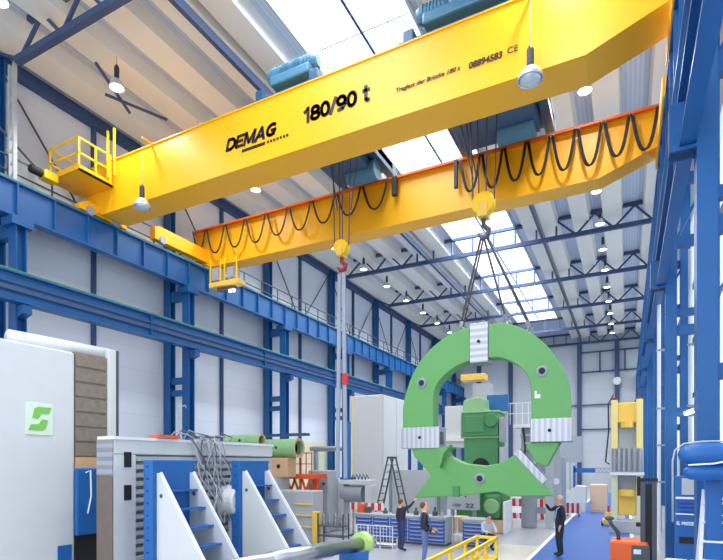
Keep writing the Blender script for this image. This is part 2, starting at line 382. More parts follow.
def block(string, x, y, z, w, h, m, parent, shear=0., thick=.17):
    tot = sum(GL[c][0] for c in string); k = w/tot; cx = 0; b = MB()
    for c in string:
        adv, st = GL[c]
        for line in st:
            for (a, e), (f, g_) in zip(line, line[1:]):
                p = V((x+(cx+a)*k+shear*e*h, y, z+e*h)); q = V((x+(cx+f)*k+shear*g_*h, y, z+g_*h)); d = (q-p).normalized()*thick*h*.3
                b.beam(p-d, q+d, thick*h, .006, (0,1,0))
        cx += adv
    return b.build('lettering', m, parent)
block('DEMAG', -11.55, 12.89, 12.9, 1.98, .37, 'text', g1, shear=.28, thick=.27)
block('180/90 t', -8.55, 12.89, 12.92, 2.2, .42, 'text', g1, thick=.25)
text('Traglast der Brücke 180 t', -5.56, 12.885, 12.83, 1.78, .15, 'text', g1, shear=.2)
text('08894583', -3.56, 12.885, 12.8, .84, .17, 'text', g1, shear=.15, bold=.03)
text('CE', -2.6, 12.885, 12.84, .25, .15, 'text', g1, bold=0)
MB().prism([(-10.88,12.7),(-9.98,12.7),(-9.95,12.78),(-10.85,12.78)], 12.88, 12.9).build('underline_bar', 'text', g1)
for k in range(7): MB().box(-9.88+k*.12, -9.81+k*.12, 12.88, 12.9, 12.71, 12.78).build('underline_dot', 'text', g1)
# end carriages with wheels
for y0, y1, z0 in ((12.2, 14.2, 12.22), (15.6, 19.4, 12.42)):
    for xx in (-17.98, 1.02):
        e = MB().prism([(y0,z0),(y1,z0),(y1,z0+(.6 if y0 > 15 else .4)),(y0+.3,z0+(.6 if y0 > 15 else .4)),(y0,z0+(.5 if y0 > 15 else .2))], xx-.2, xx+.12, 'x').build('end_carriage', 'yellow', cr)
        for yw in (y0+.4, y1-.5):
            MB().lathe([(0,-.08),(.17,-.08),(.17,.08),(0,.08)], (xx+.1, yw, z0+.05), 18, 'x').build('wheel', 'grey_m', e)
# service platform at the left end
sp = MB().box(-18.66,-16.95,11.52,12.88,13.05,13.13).box(-18.66,-16.95,11.5,11.54,13.05,13.25).box(-16.99,-16.95,11.52,12.88,13.05,13.25).build('service_platform', 'yellow', cr)
for (x, y) in ((-18.62,11.56),(-16.99,11.56),(-16.99,12.2),(-16.99,12.8),(-18.62,12.8),(-17.8,11.56)):
    if x == -17.8: continue
    MB().box(x-.03,x+.03,y-.03,y+.03,13.13,14.2).build('rail_post', 'rail_yellow', sp)
mb = MB()
for z in (13.65, 14.17):
    mb.box(-18.65,-16.96,11.53,11.59,z,z+.05).box(-17.02,-16.96,11.56,12.83,z,z+.05).box(-18.65,-18.59,11.56,12.83,z,z+.05)
mb.build('handrail', 'rail_yellow', sp)
for x in (-16.9, -16.55): MB().box(x-.03,x+.03,12.6,12.66,13.3,15.0).build('ladder_stile','rail_yellow',sp)
MB().beam((-18.3,11.9,13.35),(-17.3,12.3,13.35),.4,.35).build('gear_motor','teal',sp, .05)
dm = MB().box(-18.4,-18.0,11.0,11.5,12.8,13.1).build('travel_drive','rail_yellow',cr,.03)
MB().lathe([(0,-.2),(.12,-.2),(.14,-.15),(.14,.2),(0,.2)], (-18.2,10.8,12.96), 16,'y').build('drive_motor','black',dm)
# festoon rail and cable loops
MB().box(-18.6, 1.0, 18.46, 18.54, 13.9, 13.98).build('festoon_rail', 'orange', cr)
MB().box(-18.6, 1.0, 18.54, 18.7, 13.93, 13.96).build('rail_bracket', 'orange', cr)
def loop(xa, xb, d):
    pts = []
    for k in range(13):
        t = k/12; u = t*2-1; sag = 1-abs(u)**2.6
        x = (xa+xb)/2+u*(xb-xa)/2*(1-.12*math.sin(PI*t))
        pts.append((x, 18.42, 13.86-d*sag))
    return MB().tube(pts, .035, 6).tube([(a+.05, b-.05, c-.02) for a, b, c in pts], .025, 6).build('cable_loop', 'cable', cr, smooth=True)
loop(-18.5, -17.75, .9); x = -17.7
for k in range(8): loop(x+.06, x+1.12, 1.15-.03*k+.1*random.random()); x += 1.18
x = -5.45
for k in range(8): loop(x+.05, x+.75, 1.2+.12*random.random()); x += .79
MB().box(-8.1,-7.9,18.35,18.5,13.2,13.9).build('tow_arm','cable',cr); MB().box(-5.62,-5.5,18.35,18.5,12.9,13.9).build('tow_arm','cable',cr)
# railing on the second girder right end / hanging cage under left end
cg = MB().box(-17.2,-15.5,18.1,18.65,10.95,11.15).build('service_cage','amber',cr)
MB().box(-17.1,-16.7,18.15,18.6,11.25,11.85).build('radiator','grey_m',cg,.03); MB().box(-16.2,-15.8,18.15,18.6,11.25,11.75).build('radiator','grey_m',cg,.03)
for x in (-17.15,-16.55,-16.3,-15.6):
    MB().box(x-.025,x+.025,18.12,18.17,11.15,12.2).build('cage_post','rail_yellow',cg)
MB().box(-16.9,-15.9,18.3,18.5,10.8,10.95).build('cage_beam','rust',cg)
for x in (-16.15,-15.95): MB().ball((x,18.35,10.72),.07).build('work_light','glow',cg)
MB().box(-17.0,-15.2,18.62,18.7,13.95,14.0).build('handrail','orange',cr)

# trolleys
def trolley(label, x0, x1, seed):
    rnd = random.Random(seed)
    r = thing('crane_trolley', label, 'trolley', ((x0+x1)/2, 16, 14.18), 0)
    w = (x1-x0)/2
    MB().box(-w, w, -2.35, 2.7, .18, .5).box(-w, -w+.3, -2.9, 3.1, .02, .45).box(w-.3, w, -2.9, 3.1, .02, .45).build('trolley_frame', 'teal', r, .02)
    MB().box(-w+.3, w-.35, -1.4, 2.0, -.35, .2).build('frame_underside', 'teal', r, .04)
    for k, xx in enumerate((-w*.45, w*.45)):
        d = MB().lathe([(0,-1.1),(.52,-1.1),(.56,-1.05),(.48,-1.0),(.48,1.0),(.56,1.05),(.52,1.1),(0,1.1)], (xx, .2, 1.0), 24, 'y').build('rope_drum', 'teal_l', r, smooth=False)
    MB().box(-w+.55,w-.3,-2.9,-2.0,.45,.75).build('gearbox', 'teal_l', r, .06)
    for k in range(3):
        xx = -w+.8+k*(2*w-1.4)/2
        a = MB().lathe([(0,-.5),(.2,-.5),(.24,-.4),(.24,.3),(.17,.42),(0,.42)], (xx, -2.5, .98), 16, 'x').build('drive_motor', 'teal_l', r)
        mb = MB()
        for q in range(6): mb.lathe([(.27,-.012),(.27,.012)], (xx-.3+q*.1, -2.5, .98), 16, 'x')
        mb.build('cooling_fin', 'teal_l', a)
    MB().box(-w*.5,-w*.1,-1.6,-.9,.5,1.2).build('control_box', 'grey_m', r)
    MB().lathe([(0,-.6),(.36,-.6),(.36,.6),(0,.6)], (w*.35, 1.6, -.3), 20, 'x').build('rope_pulley', 'teal_l', r)
    MB().box(-w-.1,w+.1,-2.95,-2.9,.05,.12).build('step_plate','teal',r)
    return r
trolley('blue hoist trolley riding the bridge crane, left one above the 180/90 t sign', -10.5, -8.2, 1)
trolley('larger blue hoist trolley riding the bridge crane, right one above the lifted ring', -5.45, -2.2, 2)
# ropes and hooks
def hookblock(x, zt, label, big):
    r = thing('hook_block', label, 'hook', (x, 16.2, zt))
    w = .34 if big else .26
    MB().lathe([(0,-.16),(w,-.16),(w*1.05,-.1),(w*.9,0),(w*1.05,.1),(w,.16),(0,.16)], (0,0,0), 22, 'y').build('sheave', 'rail_yellow', r)
    MB().box(-w*.45,w*.45,-.22,.22,-w*1.3,w*.2).build('block_housing', 'amber', r, .03)
    pts = [(0,0,-w*1.2),(0,0,-w*1.9),(.16,0,-w*2.4),(.12,0,-w*3.0),(-.06,0,-w*3.1),(-.17,0,-w*2.6)]
    MB().tube(pts, [.07,.07,.09,.09,.07,.03], 8).build('hook', 'grey_d' if big else 'darkred', r, smooth=True)
    rp = [(-w*.9,-.1),(-w*.5,.1),(w*.3,-.1),(w*.9,.1)] + ([(-w*1.5,.3),(-w*1.9,.2)] if big else [(-w*1.8,.2),(w*1.7,.2)])
    for k, (a, b) in enumerate(rp):
        top = 14.0-zt
        MB().tube([(a if k < 4 else a*.6, b, 0 if k < 4 else top-1.6-.3*k*.3), (a*1.3, b, top)], .022, 6).build('wire_rope', 'rope', r)
    return r
hookblock(-4.0, 10.95, 'large yellow hook block hanging on ropes above the green ring', True)
hookblock(-9.1, 10.55, 'small yellow hook block with dark red hooks hanging left of centre', False)

# round slings hanging from the left hook
rs = thing('round_sling', 'two long grey lifting slings hanging from the small left hook block', 'sling', (-9.1, 16.2, 2.3))
for dx in (-.17, .16): MB().beam((dx,0,0),(dx*.5,0,7.35),.13,.07,(0,1,0)).build('sling_strap','sling',rs)
MB().box(.06,.24,-.06,.06,3.35,3.75).build('sling_tag','red',rs)

# ---------------------------------------------------------------- lifted green ring
Y0, Y1 = 15.9, 16.45
ring = thing('green_ring_casting', 'huge green ring-shaped machine frame with milled grey joints hanging from the crane', 'machine part', (-4.0, 16.2, 1.7))
ring.location = (0,0,0)
def smoothpath(p, n=5):
    out = []
    P = [V((a, b, 0)) for a, b in p]; P = [P[0]*2-P[1]]+P+[P[-1]*2-P[-2]]
    for i in range(1, len(P)-2):
        for k in range(n):
            t = k/n; a, b, c_, d = P[i-1:i+3]
            q = .5*((2*b)+(-a+c_)*t+(2*a-5*b+4*c_-d)*t*t+(-a+3*b-3*c_+d)*t**3)
            out.append((q.x, q.y))
    out.append(p[-1]); return out
oL = smoothpath([(-6.62,4.0),(-6.6,4.77),(-6.39,5.5),(-6.11,6.02),(-5.8,6.4),(-5.39,6.72),(-4.96,6.95),(-4.35,7.1)])
iL = smoothpath([(-5.56,4.0),(-5.55,4.6),(-5.53,5.1),(-5.4,5.42),(-5.16,5.66),(-4.8,5.9),(-4.35,6.04)])
oR = smoothpath([(-3.79,7.1),(-3.3,7.08),(-2.85,6.9),(-2.4,6.6),(-1.98,6.15),(-1.66,5.61),(-1.5,5.1),(-1.45,4.62),(-1.45,4.1)])
iR = smoothpath([(-3.79,6.08),(-3.4,6.04),(-3.01,5.85),(-2.72,5.58),(-2.56,5.25),(-2.52,4.8),(-2.52,4.1)])
MB().prism(oL+iL[::-1], Y0, Y1).build('ring_segment', 'green', ring, .03)
MB().prism(oR+iR[::-1], Y0, Y1).build('ring_segment', 'green', ring, .03)
MB().box(-4.36,-3.78,Y0-.04,Y1,5.95,7.18).build('joint_plate', 'steel_h', ring, .02)
MB().box(-6.66,-5.33,Y0-.05,Y1+.1,3.32,4.02).build('joint_plate', 'steel_m', ring, .02)
MB().box(-2.54,-1.4,Y0-.05,Y1+.1,3.46,4.15).build('joint_plate', 'steel_m', ring, .02)
low = [(-6.32,3.34),(-4.9,3.36),(-5.12,3.22),(-5.02,3.05),(-4.75,2.92),(-4.51,2.83),(-3.91,2.76),(-3.5,2.83),(-3.25,2.93),(-3.0,3.1),(-1.91,1.89),(-3.16,1.84),(-3.5,1.98),(-4.8,1.8),(-6.22,1.7),(-5.63,2.46),(-6.2,3.05)]
lowo = MB().prism(low, Y0, Y1).build('lower_frame', 'green', ring, .03)
MB().box(-4.9,-4.68,Y0-.06,Y0,1.78,2.12).build('recess_block', 'green_d', lowo)
MB().prism([(-5.35,3.3),(-4.88,3.42),(-5.1,3.18),(-5.25,2.7)], Y0-.28, Y0).build('flange_web', 'green', lowo)
MB().prism([(-2.72,3.46),(-1.72,3.46),(-2.1,2.75),(-2.4,2.86)], Y0+.05, Y1).build('lower_wedge', 'green', ring, .02)
MB().beam((-2.95,Y0+.2,3.2),(-2.15,Y0+.2,2.3),.3,.22).build('joint_plate', 'steel_m', ring)
for (x, z) in ((-4.04,2.37),(-5.94,5.45),(-2.21,5.54)):
    b = MB().lathe([(0,-.02),(.09,-.02),(.1,-.06),(.16,-.04),(.17,.0),(0,.0)], (x, Y0, z), 20, 'y').build('bolt_boss', 'grey_m', ring)
    MB().lathe([(0,-.04),(.09,-.04),(.09,0),(0,0)], (x, Y0-.005, z), 16, 'y').build('bolt_hole', 'black', b)
for (x, z) in ((-6.0,3.68),(-2.0,3.8),(-4.07,6.6)):
    MB().lathe([(0,-.03),(.05,-.03),(.05,0),(0,0)], (x, Y0-.05, z), 12, 'y').build('tapped_hole', 'black', ring)
MB().box(-5.4,-5.3,Y0+.05,Y0+.3,3.45,3.85).build('side_bracket','grey_d',ring)
for k, z in enumerate((4.95, 4.85)): MB().box(-2.42,-2.36+.1*k,Y0-.012,Y0,z-.1,z+.02).build('paint_mark','linew',ring)
for (x, z) in ((-4.75,7.03),(-3.3,7.06),(-2.6,6.75)):
    MB().tube([(x-.1,16.2,z-.08),(x-.08,16.2,z+.12),(x,16.2,z+.2),(x+.08,16.2,z+.12),(x+.1,16.2,z-.08)], .03, 8).build('lifting_lug', 'steel', ring)
for k, (x, z, n) in enumerate(((-4.75,7.18,'left'),(-3.3,7.22,'middle'),(-2.6,6.92,'right'))):
    top = V((-4.0+.08*(k-1), 16.2, 9.95)); bot = V((x, 16.2, z)); d = bot-top; L = d.length
    r = thing('chain_leg', '%s chain leg running from the large hook to the green ring' % n, 'chain', top)
    MB().tube([(0,0,0), d*.99], .035, 6).build('chain', 'rope', r)
    MB().tube([d*.93, d*1.0], .07, 8).build('shackle', 'steel', r)
    if k != 1: MB().tube([(0,.25,0), d*.99+V((.05,.1,0))], .03, 6).build('chain', 'rope', r)

# ---------------------------------------------------------------- lamps
def make_lamp(drop, r=.25):
    L = thing('high_bay_lamp', '', 'lamp')
    MB().tube([(0,0,.75),(0,0,.75+drop)], .012, 6).build('lamp_cable', 'grey_m', L)
    MB().lathe([(0,.8),(.04,.8),(.07,.74),(.085,.7),(.085,.36),(.06,.3),(0,.3)], (0,0,0), 14).build('lamp_body', 'lampbody', L)
    MB().lathe([(.07,.32),(.14,.28),(r*.82,.17),(r,.05),(r,0),(r-.02,0),(r-.03,.05),(r*.78,.15),(.12,.25),(.06,.29)], (0,0,0), 24).build('lamp_shade', 'lamp', L, smooth=True)
    return L
lampL = make_lamp(.35)
MB().lathe([(0,.1),(.12,.09),(.2,.05),(.21,.03),(0,.01)], (0,0,0), 20).build('lamp_bulb', 'glow', lampL, smooth=True)
first = True
for row, X in (('left', -15.6), ('right', -1.3)):
    n = 0
    for k in range(14):
        y = 8.25+3.75*k
        o = lampL if first else copy_tree(lampL); first = False
        o.location = (X, y, 15.72); o['group'] = 'glowing lamps under the roof'
        o['label'] = 'glowing high bay lamp under the roof, %s row, %s from the near end' % (row, ORD[k])
        o['category'] = 'lamp'
        ld = bpy.data.lights.new('lamp_light', 'SPOT'); ld.energy = 430; ld.spot_size = 2.4; ld.spot_blend = .6; ld.shadow_soft_size = .2; ld.color = (1, .985, .96)
        lo = bpy.data.objects.new('lamp_light', ld); C.objects.link(lo); lo.location = (0, 0, -.05); lo.parent = o
for (x, y, z, s) in ((-2.0, 12.5, 11.74, 'right one beside the printed serial number'), (-14.95, 12.5, 11.7, 'left one near the crane service platform')):
    L = make_lamp(14.1-z-.75, .29)
    L.location = (x, y, z); L.name = 'crane_floodlight'
    MB().ball((0,0,.02), (.25,.25,.09), 18, 8).build('lamp_glass', 'lamp', L, smooth=True)
    MB().box(-.03,.03,0,12.9-y,14.1-z,14.16-z).build('support_arm', 'yellow', L)
    tag(L, 'unlit glass-domed lamp hung from the front girder, %s' % s, 'lamp')

# ---------------------------------------------------------------- left foreground machines
mm = thing('milling_machine', 'tall white machine tool with green logo filling the left edge', 'machine', (-12.5, 8.4, 0))
MB().box(-2.2,0,-5.6,0,0,5.66).build('machine_column', 'white', mm, .05)
MB().prism([(-2.2,0),(-.25,0),(-.25,5.55),(-2.2,5.55)], 0, 1.02).build('column_core', 'white', mm)
bc = MB().box(-.2,-.06,.03,.95,3.0,5.7).build('bellows_cover', 'brown', mm)
for k in range(7): MB().box(-.06,-.03,.04,.94,3.03+.385*k,3.36+.385*k).build('cover_slat', 'brown', bc, .01)
MB().box(-.18,0,.03,.95,2.1,3.0).build('cover_lower', 'tan', mm)
MB().box(-.25,.03,.95,1.18,1.2,5.95).build('edge_strip', 'white', mm, .02)
MB().box(-.25,-.05,1.2,1.32,1.2,5.95).build('guide_rail', 'grey_d', mm)
MB().tube([(-.45,-1.35,5.8),(-.3,1.1,5.82)], .2, 16).build('top_tube', 'white', mm, smooth=True)
MB().box(-.1,.02,.98,1.12,5.5,5.95).build('end_stop', 'grey_d', mm)
MB().box(-.02,.12,-.02,.75,1.0,2.72).build('spindle_cover', 'blue_m', mm, .04)
MB().box(-.02,.02,0,.9,0,1.0).build('service_gap', 'black', mm)
MB().box(0,.03,-.45,-.1,.0,.8).build('floor_box', 'blue_m', mm)
MB().tube([(.14,.2,2.6),(.16,.32,2.66),(.16,.34,2.0),(.14,.26,1.55)], .02, 6).build('hose', 'linew', mm)
lg = MB().box(0,.02,-1.22,-.56,3.52,4.28).build('logo_plate', 'logo_bg', mm, .01)
def lm(u, w): return (-1.22+.66*u, 3.52+.76*w)
for poly in ([(.22,.52),(.3,.82),(.42,.88),(.92,.88),(.82,.68),(.52,.66),(.5,.58),(.42,.5)], [(.08,.14),(.18,.32),(.46,.34),(.5,.42),(.58,.5),(.78,.48),(.72,.22),(.6,.14)]):
    MB().prism([lm(*p) for p in poly], .02, .03, 'x').build('logo_mark', 'logo', lg)
# long white beam bed
bm_ = thing('machine_bed', 'long pale machine beam with ribbed side behind the blue angle plates', 'machine', (-10.5, 8.0, 0))
MB().box(-.55,0,0,6.0,3.05,3.45).build('top_rail', 'white', bm_, .03)
MB().box(-.55,.03,-.02,6.0,3.4,3.47).build('rail_lip', 'linew', bm_)
MB().box(-.55,-.14,.04,6.0,0,3.05).build('bed_core', 'grey_m', bm_)
for k in range(15): MB().box(-.13,-.02,.6,6.0,.1+.2*k,.21+.2*k).build('bed_rib', 'grey', bm_)
MB().box(-.13,0,.0,.6,0,3.05).build('side_panel', 'white', bm_)
MB().box(-.56,-.01,-.03,.0,0,2.55).build('end_plate', 'rust', bm_)
MB().box(-.56,-.01,-.03,.0,2.56,3.4).build('end_plate', 'steel_h', bm_)
for z in (2.75, 1.97): MB().box(-.01,.012,.27,.47,z,z+.36).build('window_slot', 'black', bm_)
MB().lathe([(0,-.02),(.08,-.02),(.08,.06),(0,.06)], (.0,.95,2.45), 14, 'x').build('hose_port', 'grey_d', bm_)
# clamping angles
def angle():
    r = thing('clamping_angle', '', 'angle plate')
    MB().box(-.3,0,-.15,1.15,0,2.92).build('back_plate', 'blue_m', r, .02)
    MB().box(-.32,1.9,-.15,1.15,0,.12).build('foot_plate', 'blue_m', r, .01)
    for y in (0.0, 1.0):
        w = MB().prism([(0,.1),(1.72,.1),(1.72,.25),(.08,2.62),(0,2.62)], y-.03, y+.03).build('gusset', 'white', r)
        MB().lathe([(0,-.035),(.05,-.035),(.05,.035),(0,.035)], (.14, y, 2.1), 12, 'y').build('lifting_hole', 'grey_d', w)
        MB().beam((.08,y,2.62),(1.74,y,.24),.1,.025,(0,1,0)).build('gusset_edge', 'linew', w)
    for k in range(5):
        z = 2.2-k*.42; x = .1+(2.5-z)*.6
        MB().box(x-.25,x,.03,.97,z-.02,z+.02).build('rung', 'blue_m', r)
        MB().box(.05,x-.25,.5,.52,z-.02,z+.02).build('rung_stay','blue_m',r)
    mb = MB()
    for k in range(10): mb.lathe([(0,-.02),(.015,-.02),(.015,.02),(0,.02)], (-.15,-.16,.25+.28*k), 8, 'y')
    mb.build('bolt_hole', 'black', r)
    return r
a1 = angle(); a1.location = (-9.55, 8.42, 0); tag(a1, 'blue angle plate with white triangular gussets, nearer of the two', None, 'blue clamping angles')
a2 = copy_tree(a1); a2.location = (-9.55, 11.38, 0); tag(a2, 'blue angle plate with white triangular gussets, farther one nearer the green pipes', None, 'blue clamping angles')
# hose bundle between them
hb = thing('hose_bundle', 'tangled grey hoses and cable chains hanging over the pale beam between the angle plates', 'hoses', (-10.4, 10.4, 0))
rnd = random.Random(3)
for k in range(18):
    y = rnd.uniform(-.15,.85); pts = []; yy = y; xx = .0
    for j in range(9):
        z = 3.75-j*.32; pts.append((.08+.14*math.sin(j*.9+k)+.03*j, yy+.16*math.sin(j*1.1+k*1.7)+.05*j, z if j else 3.52))
    MB().tube(pts, .012 if k % 3 else .022, 6).build('hose', ['grey_m','grey','grey_d','grey_m'][k % 4], hb, smooth=True)
for k in range(8):
    MB().tube([(-.2,-.7+.25*k,3.5),(-.1,-.6+.25*k,3.66+.08*math.sin(k)),(.05,-.3+.25*k,3.6),(.1,-.1+.2*k,3.5)], .02, 6).build('hose', 'grey_d' if k % 2 else 'grey_m', hb)
MB().tube([(-.3,-.25,3.5),(-.3,-.25,4.35),(-.3,-.05,4.42),(-.3,0,4.35)], .02, 6).build('bent_pipe','grey_m',hb)
MB().box(-.35,.0,-1.2,-.5,3.48,3.56).build('cable_tray','redorange',hb)
tag(MB().box(-17.0,-10.9,16.6,16.9,3.9,4.0).box(-14,-13.8,16.7,16.9,0,3.9).build('cable_shelf','blue_d'), 'dark blue cable rail on a post behind the white machines', 'rail')
tag(MB().lathe([(0,-.3),(.4,-.3),(.44,-.25),(.44,.25),(.4,.3),(0,.3)], (-10.0,11.5,1.78), 24, 'x').box(-10.1,-9.95,11.4,11.6,0,1.5).build('round_housing','white'), 'round white housing left of the farther blue angle plate', 'machine part')

# green pipes on tan castings
def pipe(x0, x1, y, z, r, label, m):
    p = thing('pipe_section', label, 'pipe', (x1, y, z))
    MB().lathe([(r*.78,x0-x1),(r,x0-x1),(r,-.5),(r*1.02,-.45),(r*1.02,0),(r*.78,0),(r*.78,x0-x1)], (0,0,0), 28, 'x').build('pipe_wall', m, p, smooth=False)
    MB().lathe([(r*.80,.0),(r*1.04,.0),(r*1.04,.03),(r*.8,.03),(r*.80,.0)], (0,0,0), 28, 'x').build('pipe_flange', 'tan', p)
    MB().lathe([(0,-.25),(r*.78,-.25)], (0,0,0), 24, 'x').build('pipe_bore', 'rust', p)
    MB().lathe([(0,-.02),(.05,-.02),(.05,.0),(0,.0)], ((x0-x1)*.5,-r,.02), 12, 'y').build('port_hole', 'black', p)
    return p
pipe(-13.8, -12.15, 15.5, 3.68, .24, 'smaller pale green pipe section with open dark end, left one', 'green_l')
pipe(-12.75, -11.15, 16.5, 3.42, .36, 'larger green pipe section with open tan end, right one', 'green_l')
sup = thing('casting_support', 'tan casting with dark holes carrying the green pipe sections', 'casting', (-11.9, 16.4, 0))
MB().box(-.95,.5,-.3,.3,2.3,3.05).build('casting_body', 'tan', sup, .03)
MB().box(-1.8,-1.0,-1.2,-.6,2.3,3.44).build('casting_neck', 'tan', sup)
for x in (-.6,.1): MB().lathe([(0,-.02),(.08,-.02),(.08,0),(0,0)], (x,-.3,2.72), 14, 'y').build('casting_hole', 'black', sup)
MB().box(-1.9,.2,-1.1,.3,0,2.3).build('casting_base', 'grey', sup, .03)
op = thing('orange_platform', 'orange steel platform with guard rail behind the blue angle plates', 'platform', (-11.75, 17.4, -.05))
MB().box(-1.6,1.0,-.5,.5,2.28,2.46).build('platform_deck', 'redorange', op)
for k in range(7): MB().box(-.6+k*.25,-.57+k*.25,-.5,-.46,2.46,3.3).build('rail_post', 'redorange', op)
MB().box(-.62,.95,-.5,-.46,3.27,3.31).box(-.62,.95,-.5,-.46,2.85,2.88).build('handrail', 'redorange', op)
for k in range(5): MB().beam((-1.0+k*.35,-.4,2.3),(-.8+k*.35,-.4,1.8),.07).beam((-.8+k*.35,-.4,1.8),(-.6+k*.35,-.4,2.3),.07).build('deck_brace','redorange',op)
MB().box(-1.1,-.9,-.1,.1,0,2.3).build('platform_leg','redorange',op); MB().box(.7,.9,-.1,.1,0,2.3).build('platform_leg','redorange',op)
ob = thing('control_cabinet', 'wide grey cabinet with thin yellow rails right of the farther angle plate', 'cabinet', (-10.75, 15.9, 0))
MB().box(-.9,.85,-.35,.35,0,1.85).build('cabinet_body', 'grey', ob, .03)
for z in (.55,.95,1.35): MB().box(.1,.84,-.4,-.35,z,z+.05).build('guard_bar', 'amber', ob)
ob2 = thing('machine_console', 'tall pale machine housing with dark button near the orange platform', 'machine', (-11.35, 18.6, 0))
MB().box(-.5,.5,-.4,.4,0,2.55).build('console_body', 'grey', ob2, .05)
MB().lathe([(0,-.03),(.06,-.03),(.06,0),(0,0)], (.28,-.4,2.0), 12, 'y').build('button', 'grey_d', ob2)
mt = thing('bench_machine', 'white machine with long flat top arm and curved grey hood below', 'machine', (-10.8, 19.3, 0))
MB().box(-.1,1.45,-.3,.3,1.95,2.15).build('top_arm', 'white', mt, .03)
MB().box(1.2,1.5,-.3,.3,0,1.95).build('arm_leg', 'white', mt, .03)
MB().lathe([(0,-.5),(.36,-.5),(.36,.5),(0,.5)], (.55,0,1.55), 20, 'x').build('hood', 'grey_m', mt, smooth=False)
MB().box(-.1,.2,-.3,.3,0,1.95).build('arm_leg', 'grey', mt, .03)
for k in range(5): MB().tube([(.5+.16*k,-.1,2.15),(.56+.16*k,-.1,2.38),(.66+.16*k,-.1,2.2)], .02, 6).build('coiled_hose','cable',mt)
cb = tag(MB().tube([(-13.1,20.4,3.5),(-11.1,20.4,3.5)], .12, 14).box(-12.9,-12.75,20.3,20.5,0,3.4).box(-11.4,-11.25,20.3,20.5,0,3.4).build('chrome_bar','steel'), 'polished horizontal round bar right of the green pipes', 'bar')
# blue hydraulic mast beneath the slings
tag(MB().box(-10.72,-10.45,19.1,19.4,2.15,4.6).box(-10.78,-10.3,19.05,19.5,2.15,2.25).build('blue_mast','blue_m'), 'blue upright post behind the hanging grey slings', 'post')
# tall white tower cabinet
tw = thing('tower_housing', 'very tall white machine tower behind the stepladder', 'machine', (-10.9, 23.6, 0))
MB().box(-1.75,0,0,3.4,0,6.3).build('tower_body', 'white', tw, .05)
MB().box(-1.76,-1.7,-.02,.0,0,6.3).build('tower_edge', 'cream', tw)
MB().box(.0,.01,.02,.04,0,6.3).box(0,.01,1.7,1.72,0,6.3).build('panel_joint', 'grey_m', tw)
# grey panel behind stepladder
gp = thing('partition_panel', 'plain grey partition behind the stepladder and workbench', 'partition', (-6.9, 20.6, 0))
MB().box(-2.2,-.05,-.05,.05,.05,2.55).build('panel_sheet', 'grey', gp)
for x in (-2.2,-.1): MB().box(x-.04,x+.04,-.2,.2,0,2.55).build('panel_leg','grey_m',gp)
# stepladder
sl = thing('stepladder', 'tall dark double-sided stepladder standing behind the workbench', 'ladder', (-8.15, 18.5, 0))
for s, nm in ((-1,'left'),(1,'right')):
    for dy in (-.25,.25):
        MB().beam((s*.78,dy*1.3,0),(s*.06,dy,3.05),.06,.05).build('stile', 'grey_d', sl)
    for k in range(10):
        t = (k+1)/11; MB().box(s*(.78-.72*t)-.02,s*(.78-.72*t)+.02,-.28,.28,3.05*t-.015,3.05*t+.015).build('rung', 'grey_d', sl)
MB().box(-.1,.1,-.27,.27,3.02,3.1).build('hinge_cap','grey_d',sl)

# drawer workbenches
def bench(name, label, x0, x1, y, z, cols):
    r = thing(name, label, 'workbench', (x0, y, 0)); w = x1-x0
    MB().box(0,w,0,.7,.08,z-.05).build('bench_body', 'grey', r)
    MB().box(-.05,w+.05,-.05,.75,z-.05,z).build('bench_top', 'grey', r, .01)
    MB().box(0,w,.03,.67,0,.08).build('plinth', 'grey_d', r)
    cw = w/cols; rows = 6
    for c_ in range(cols):
        for q in range(rows):
            z0 = .11+q*(z-.2)/rows
            d = MB().box(c_*cw+.02,(c_+1)*cw-.02,-.025,0,z0,z0+(z-.2)/rows-.018).build('drawer', 'drawer', r)
            MB().box(c_*cw+.08,(c_+1)*cw-.08,-.04,-.025,z0+(z-.2)/rows-.05,z0+(z-.2)/rows-.035).build('drawer_handle', 'linew', d)
    return r
bench('workbench', 'long workbench with rows of blue drawers behind the two men', -8.95, -5.5, 17.0, 1.0, 5)
bench('tool_cabinet', 'small cabinet with blue drawers beside the yellow railing', -5.0, -4.25, 17.3, .95, 1)
tb = thing('work_table', 'small open steel table between the two blue drawer cabinets', 'table', (-5.4, 17.75, 0))
MB().box(-.1,.33,0,.6,.9,.95).build('table_top', 'wood', tb)
MB().box(-.1,.33,0,.6,.25,.29).build('shelf', 'linew', tb)
for x in (-.08,.3):
    for y in (.02,.56): MB().box(x-.02,x+.02,y-.02,y+.02,0,.9).build('leg', 'linew', tb)
# items on bench
def item(mb, name, m, label, cat, group=None, bevel=0): return tag(mb.build(name, m, bevel=bevel), label, cat, group)
item(MB().box(-9.0,-8.72,17.2,17.5,1.0,1.32), 'storage_bin', 'redorange', 'orange bin on the left end of the long workbench', 'bin', bevel=.02)
item(MB().box(-8.68,-8.5,17.2,17.45,1.0,1.22), 'storage_bin', 'grey_d', 'dark box beside the orange bin on the workbench', 'box', bevel=.02)
for k, (x, hgt) in enumerate(((-7.9,.2),(-7.55,.14),(-6.7,.26),(-6.45,.16),(-6.0,.3),(-5.75,.22))):
    item(MB().lathe([(0,0),(.09,0),(.09,hgt*.5),(.04,hgt*.6),(.04,hgt),(0,hgt)], (x,17.35,1.0), 12), 'tool_holder', 'steel' if k % 2 else 'grey_d', 'small %s tool holder on the workbench, %s from the left' % ('bright' if k % 2 else 'dark', ORD[k]), 'tool', 'tool holders on the workbench')
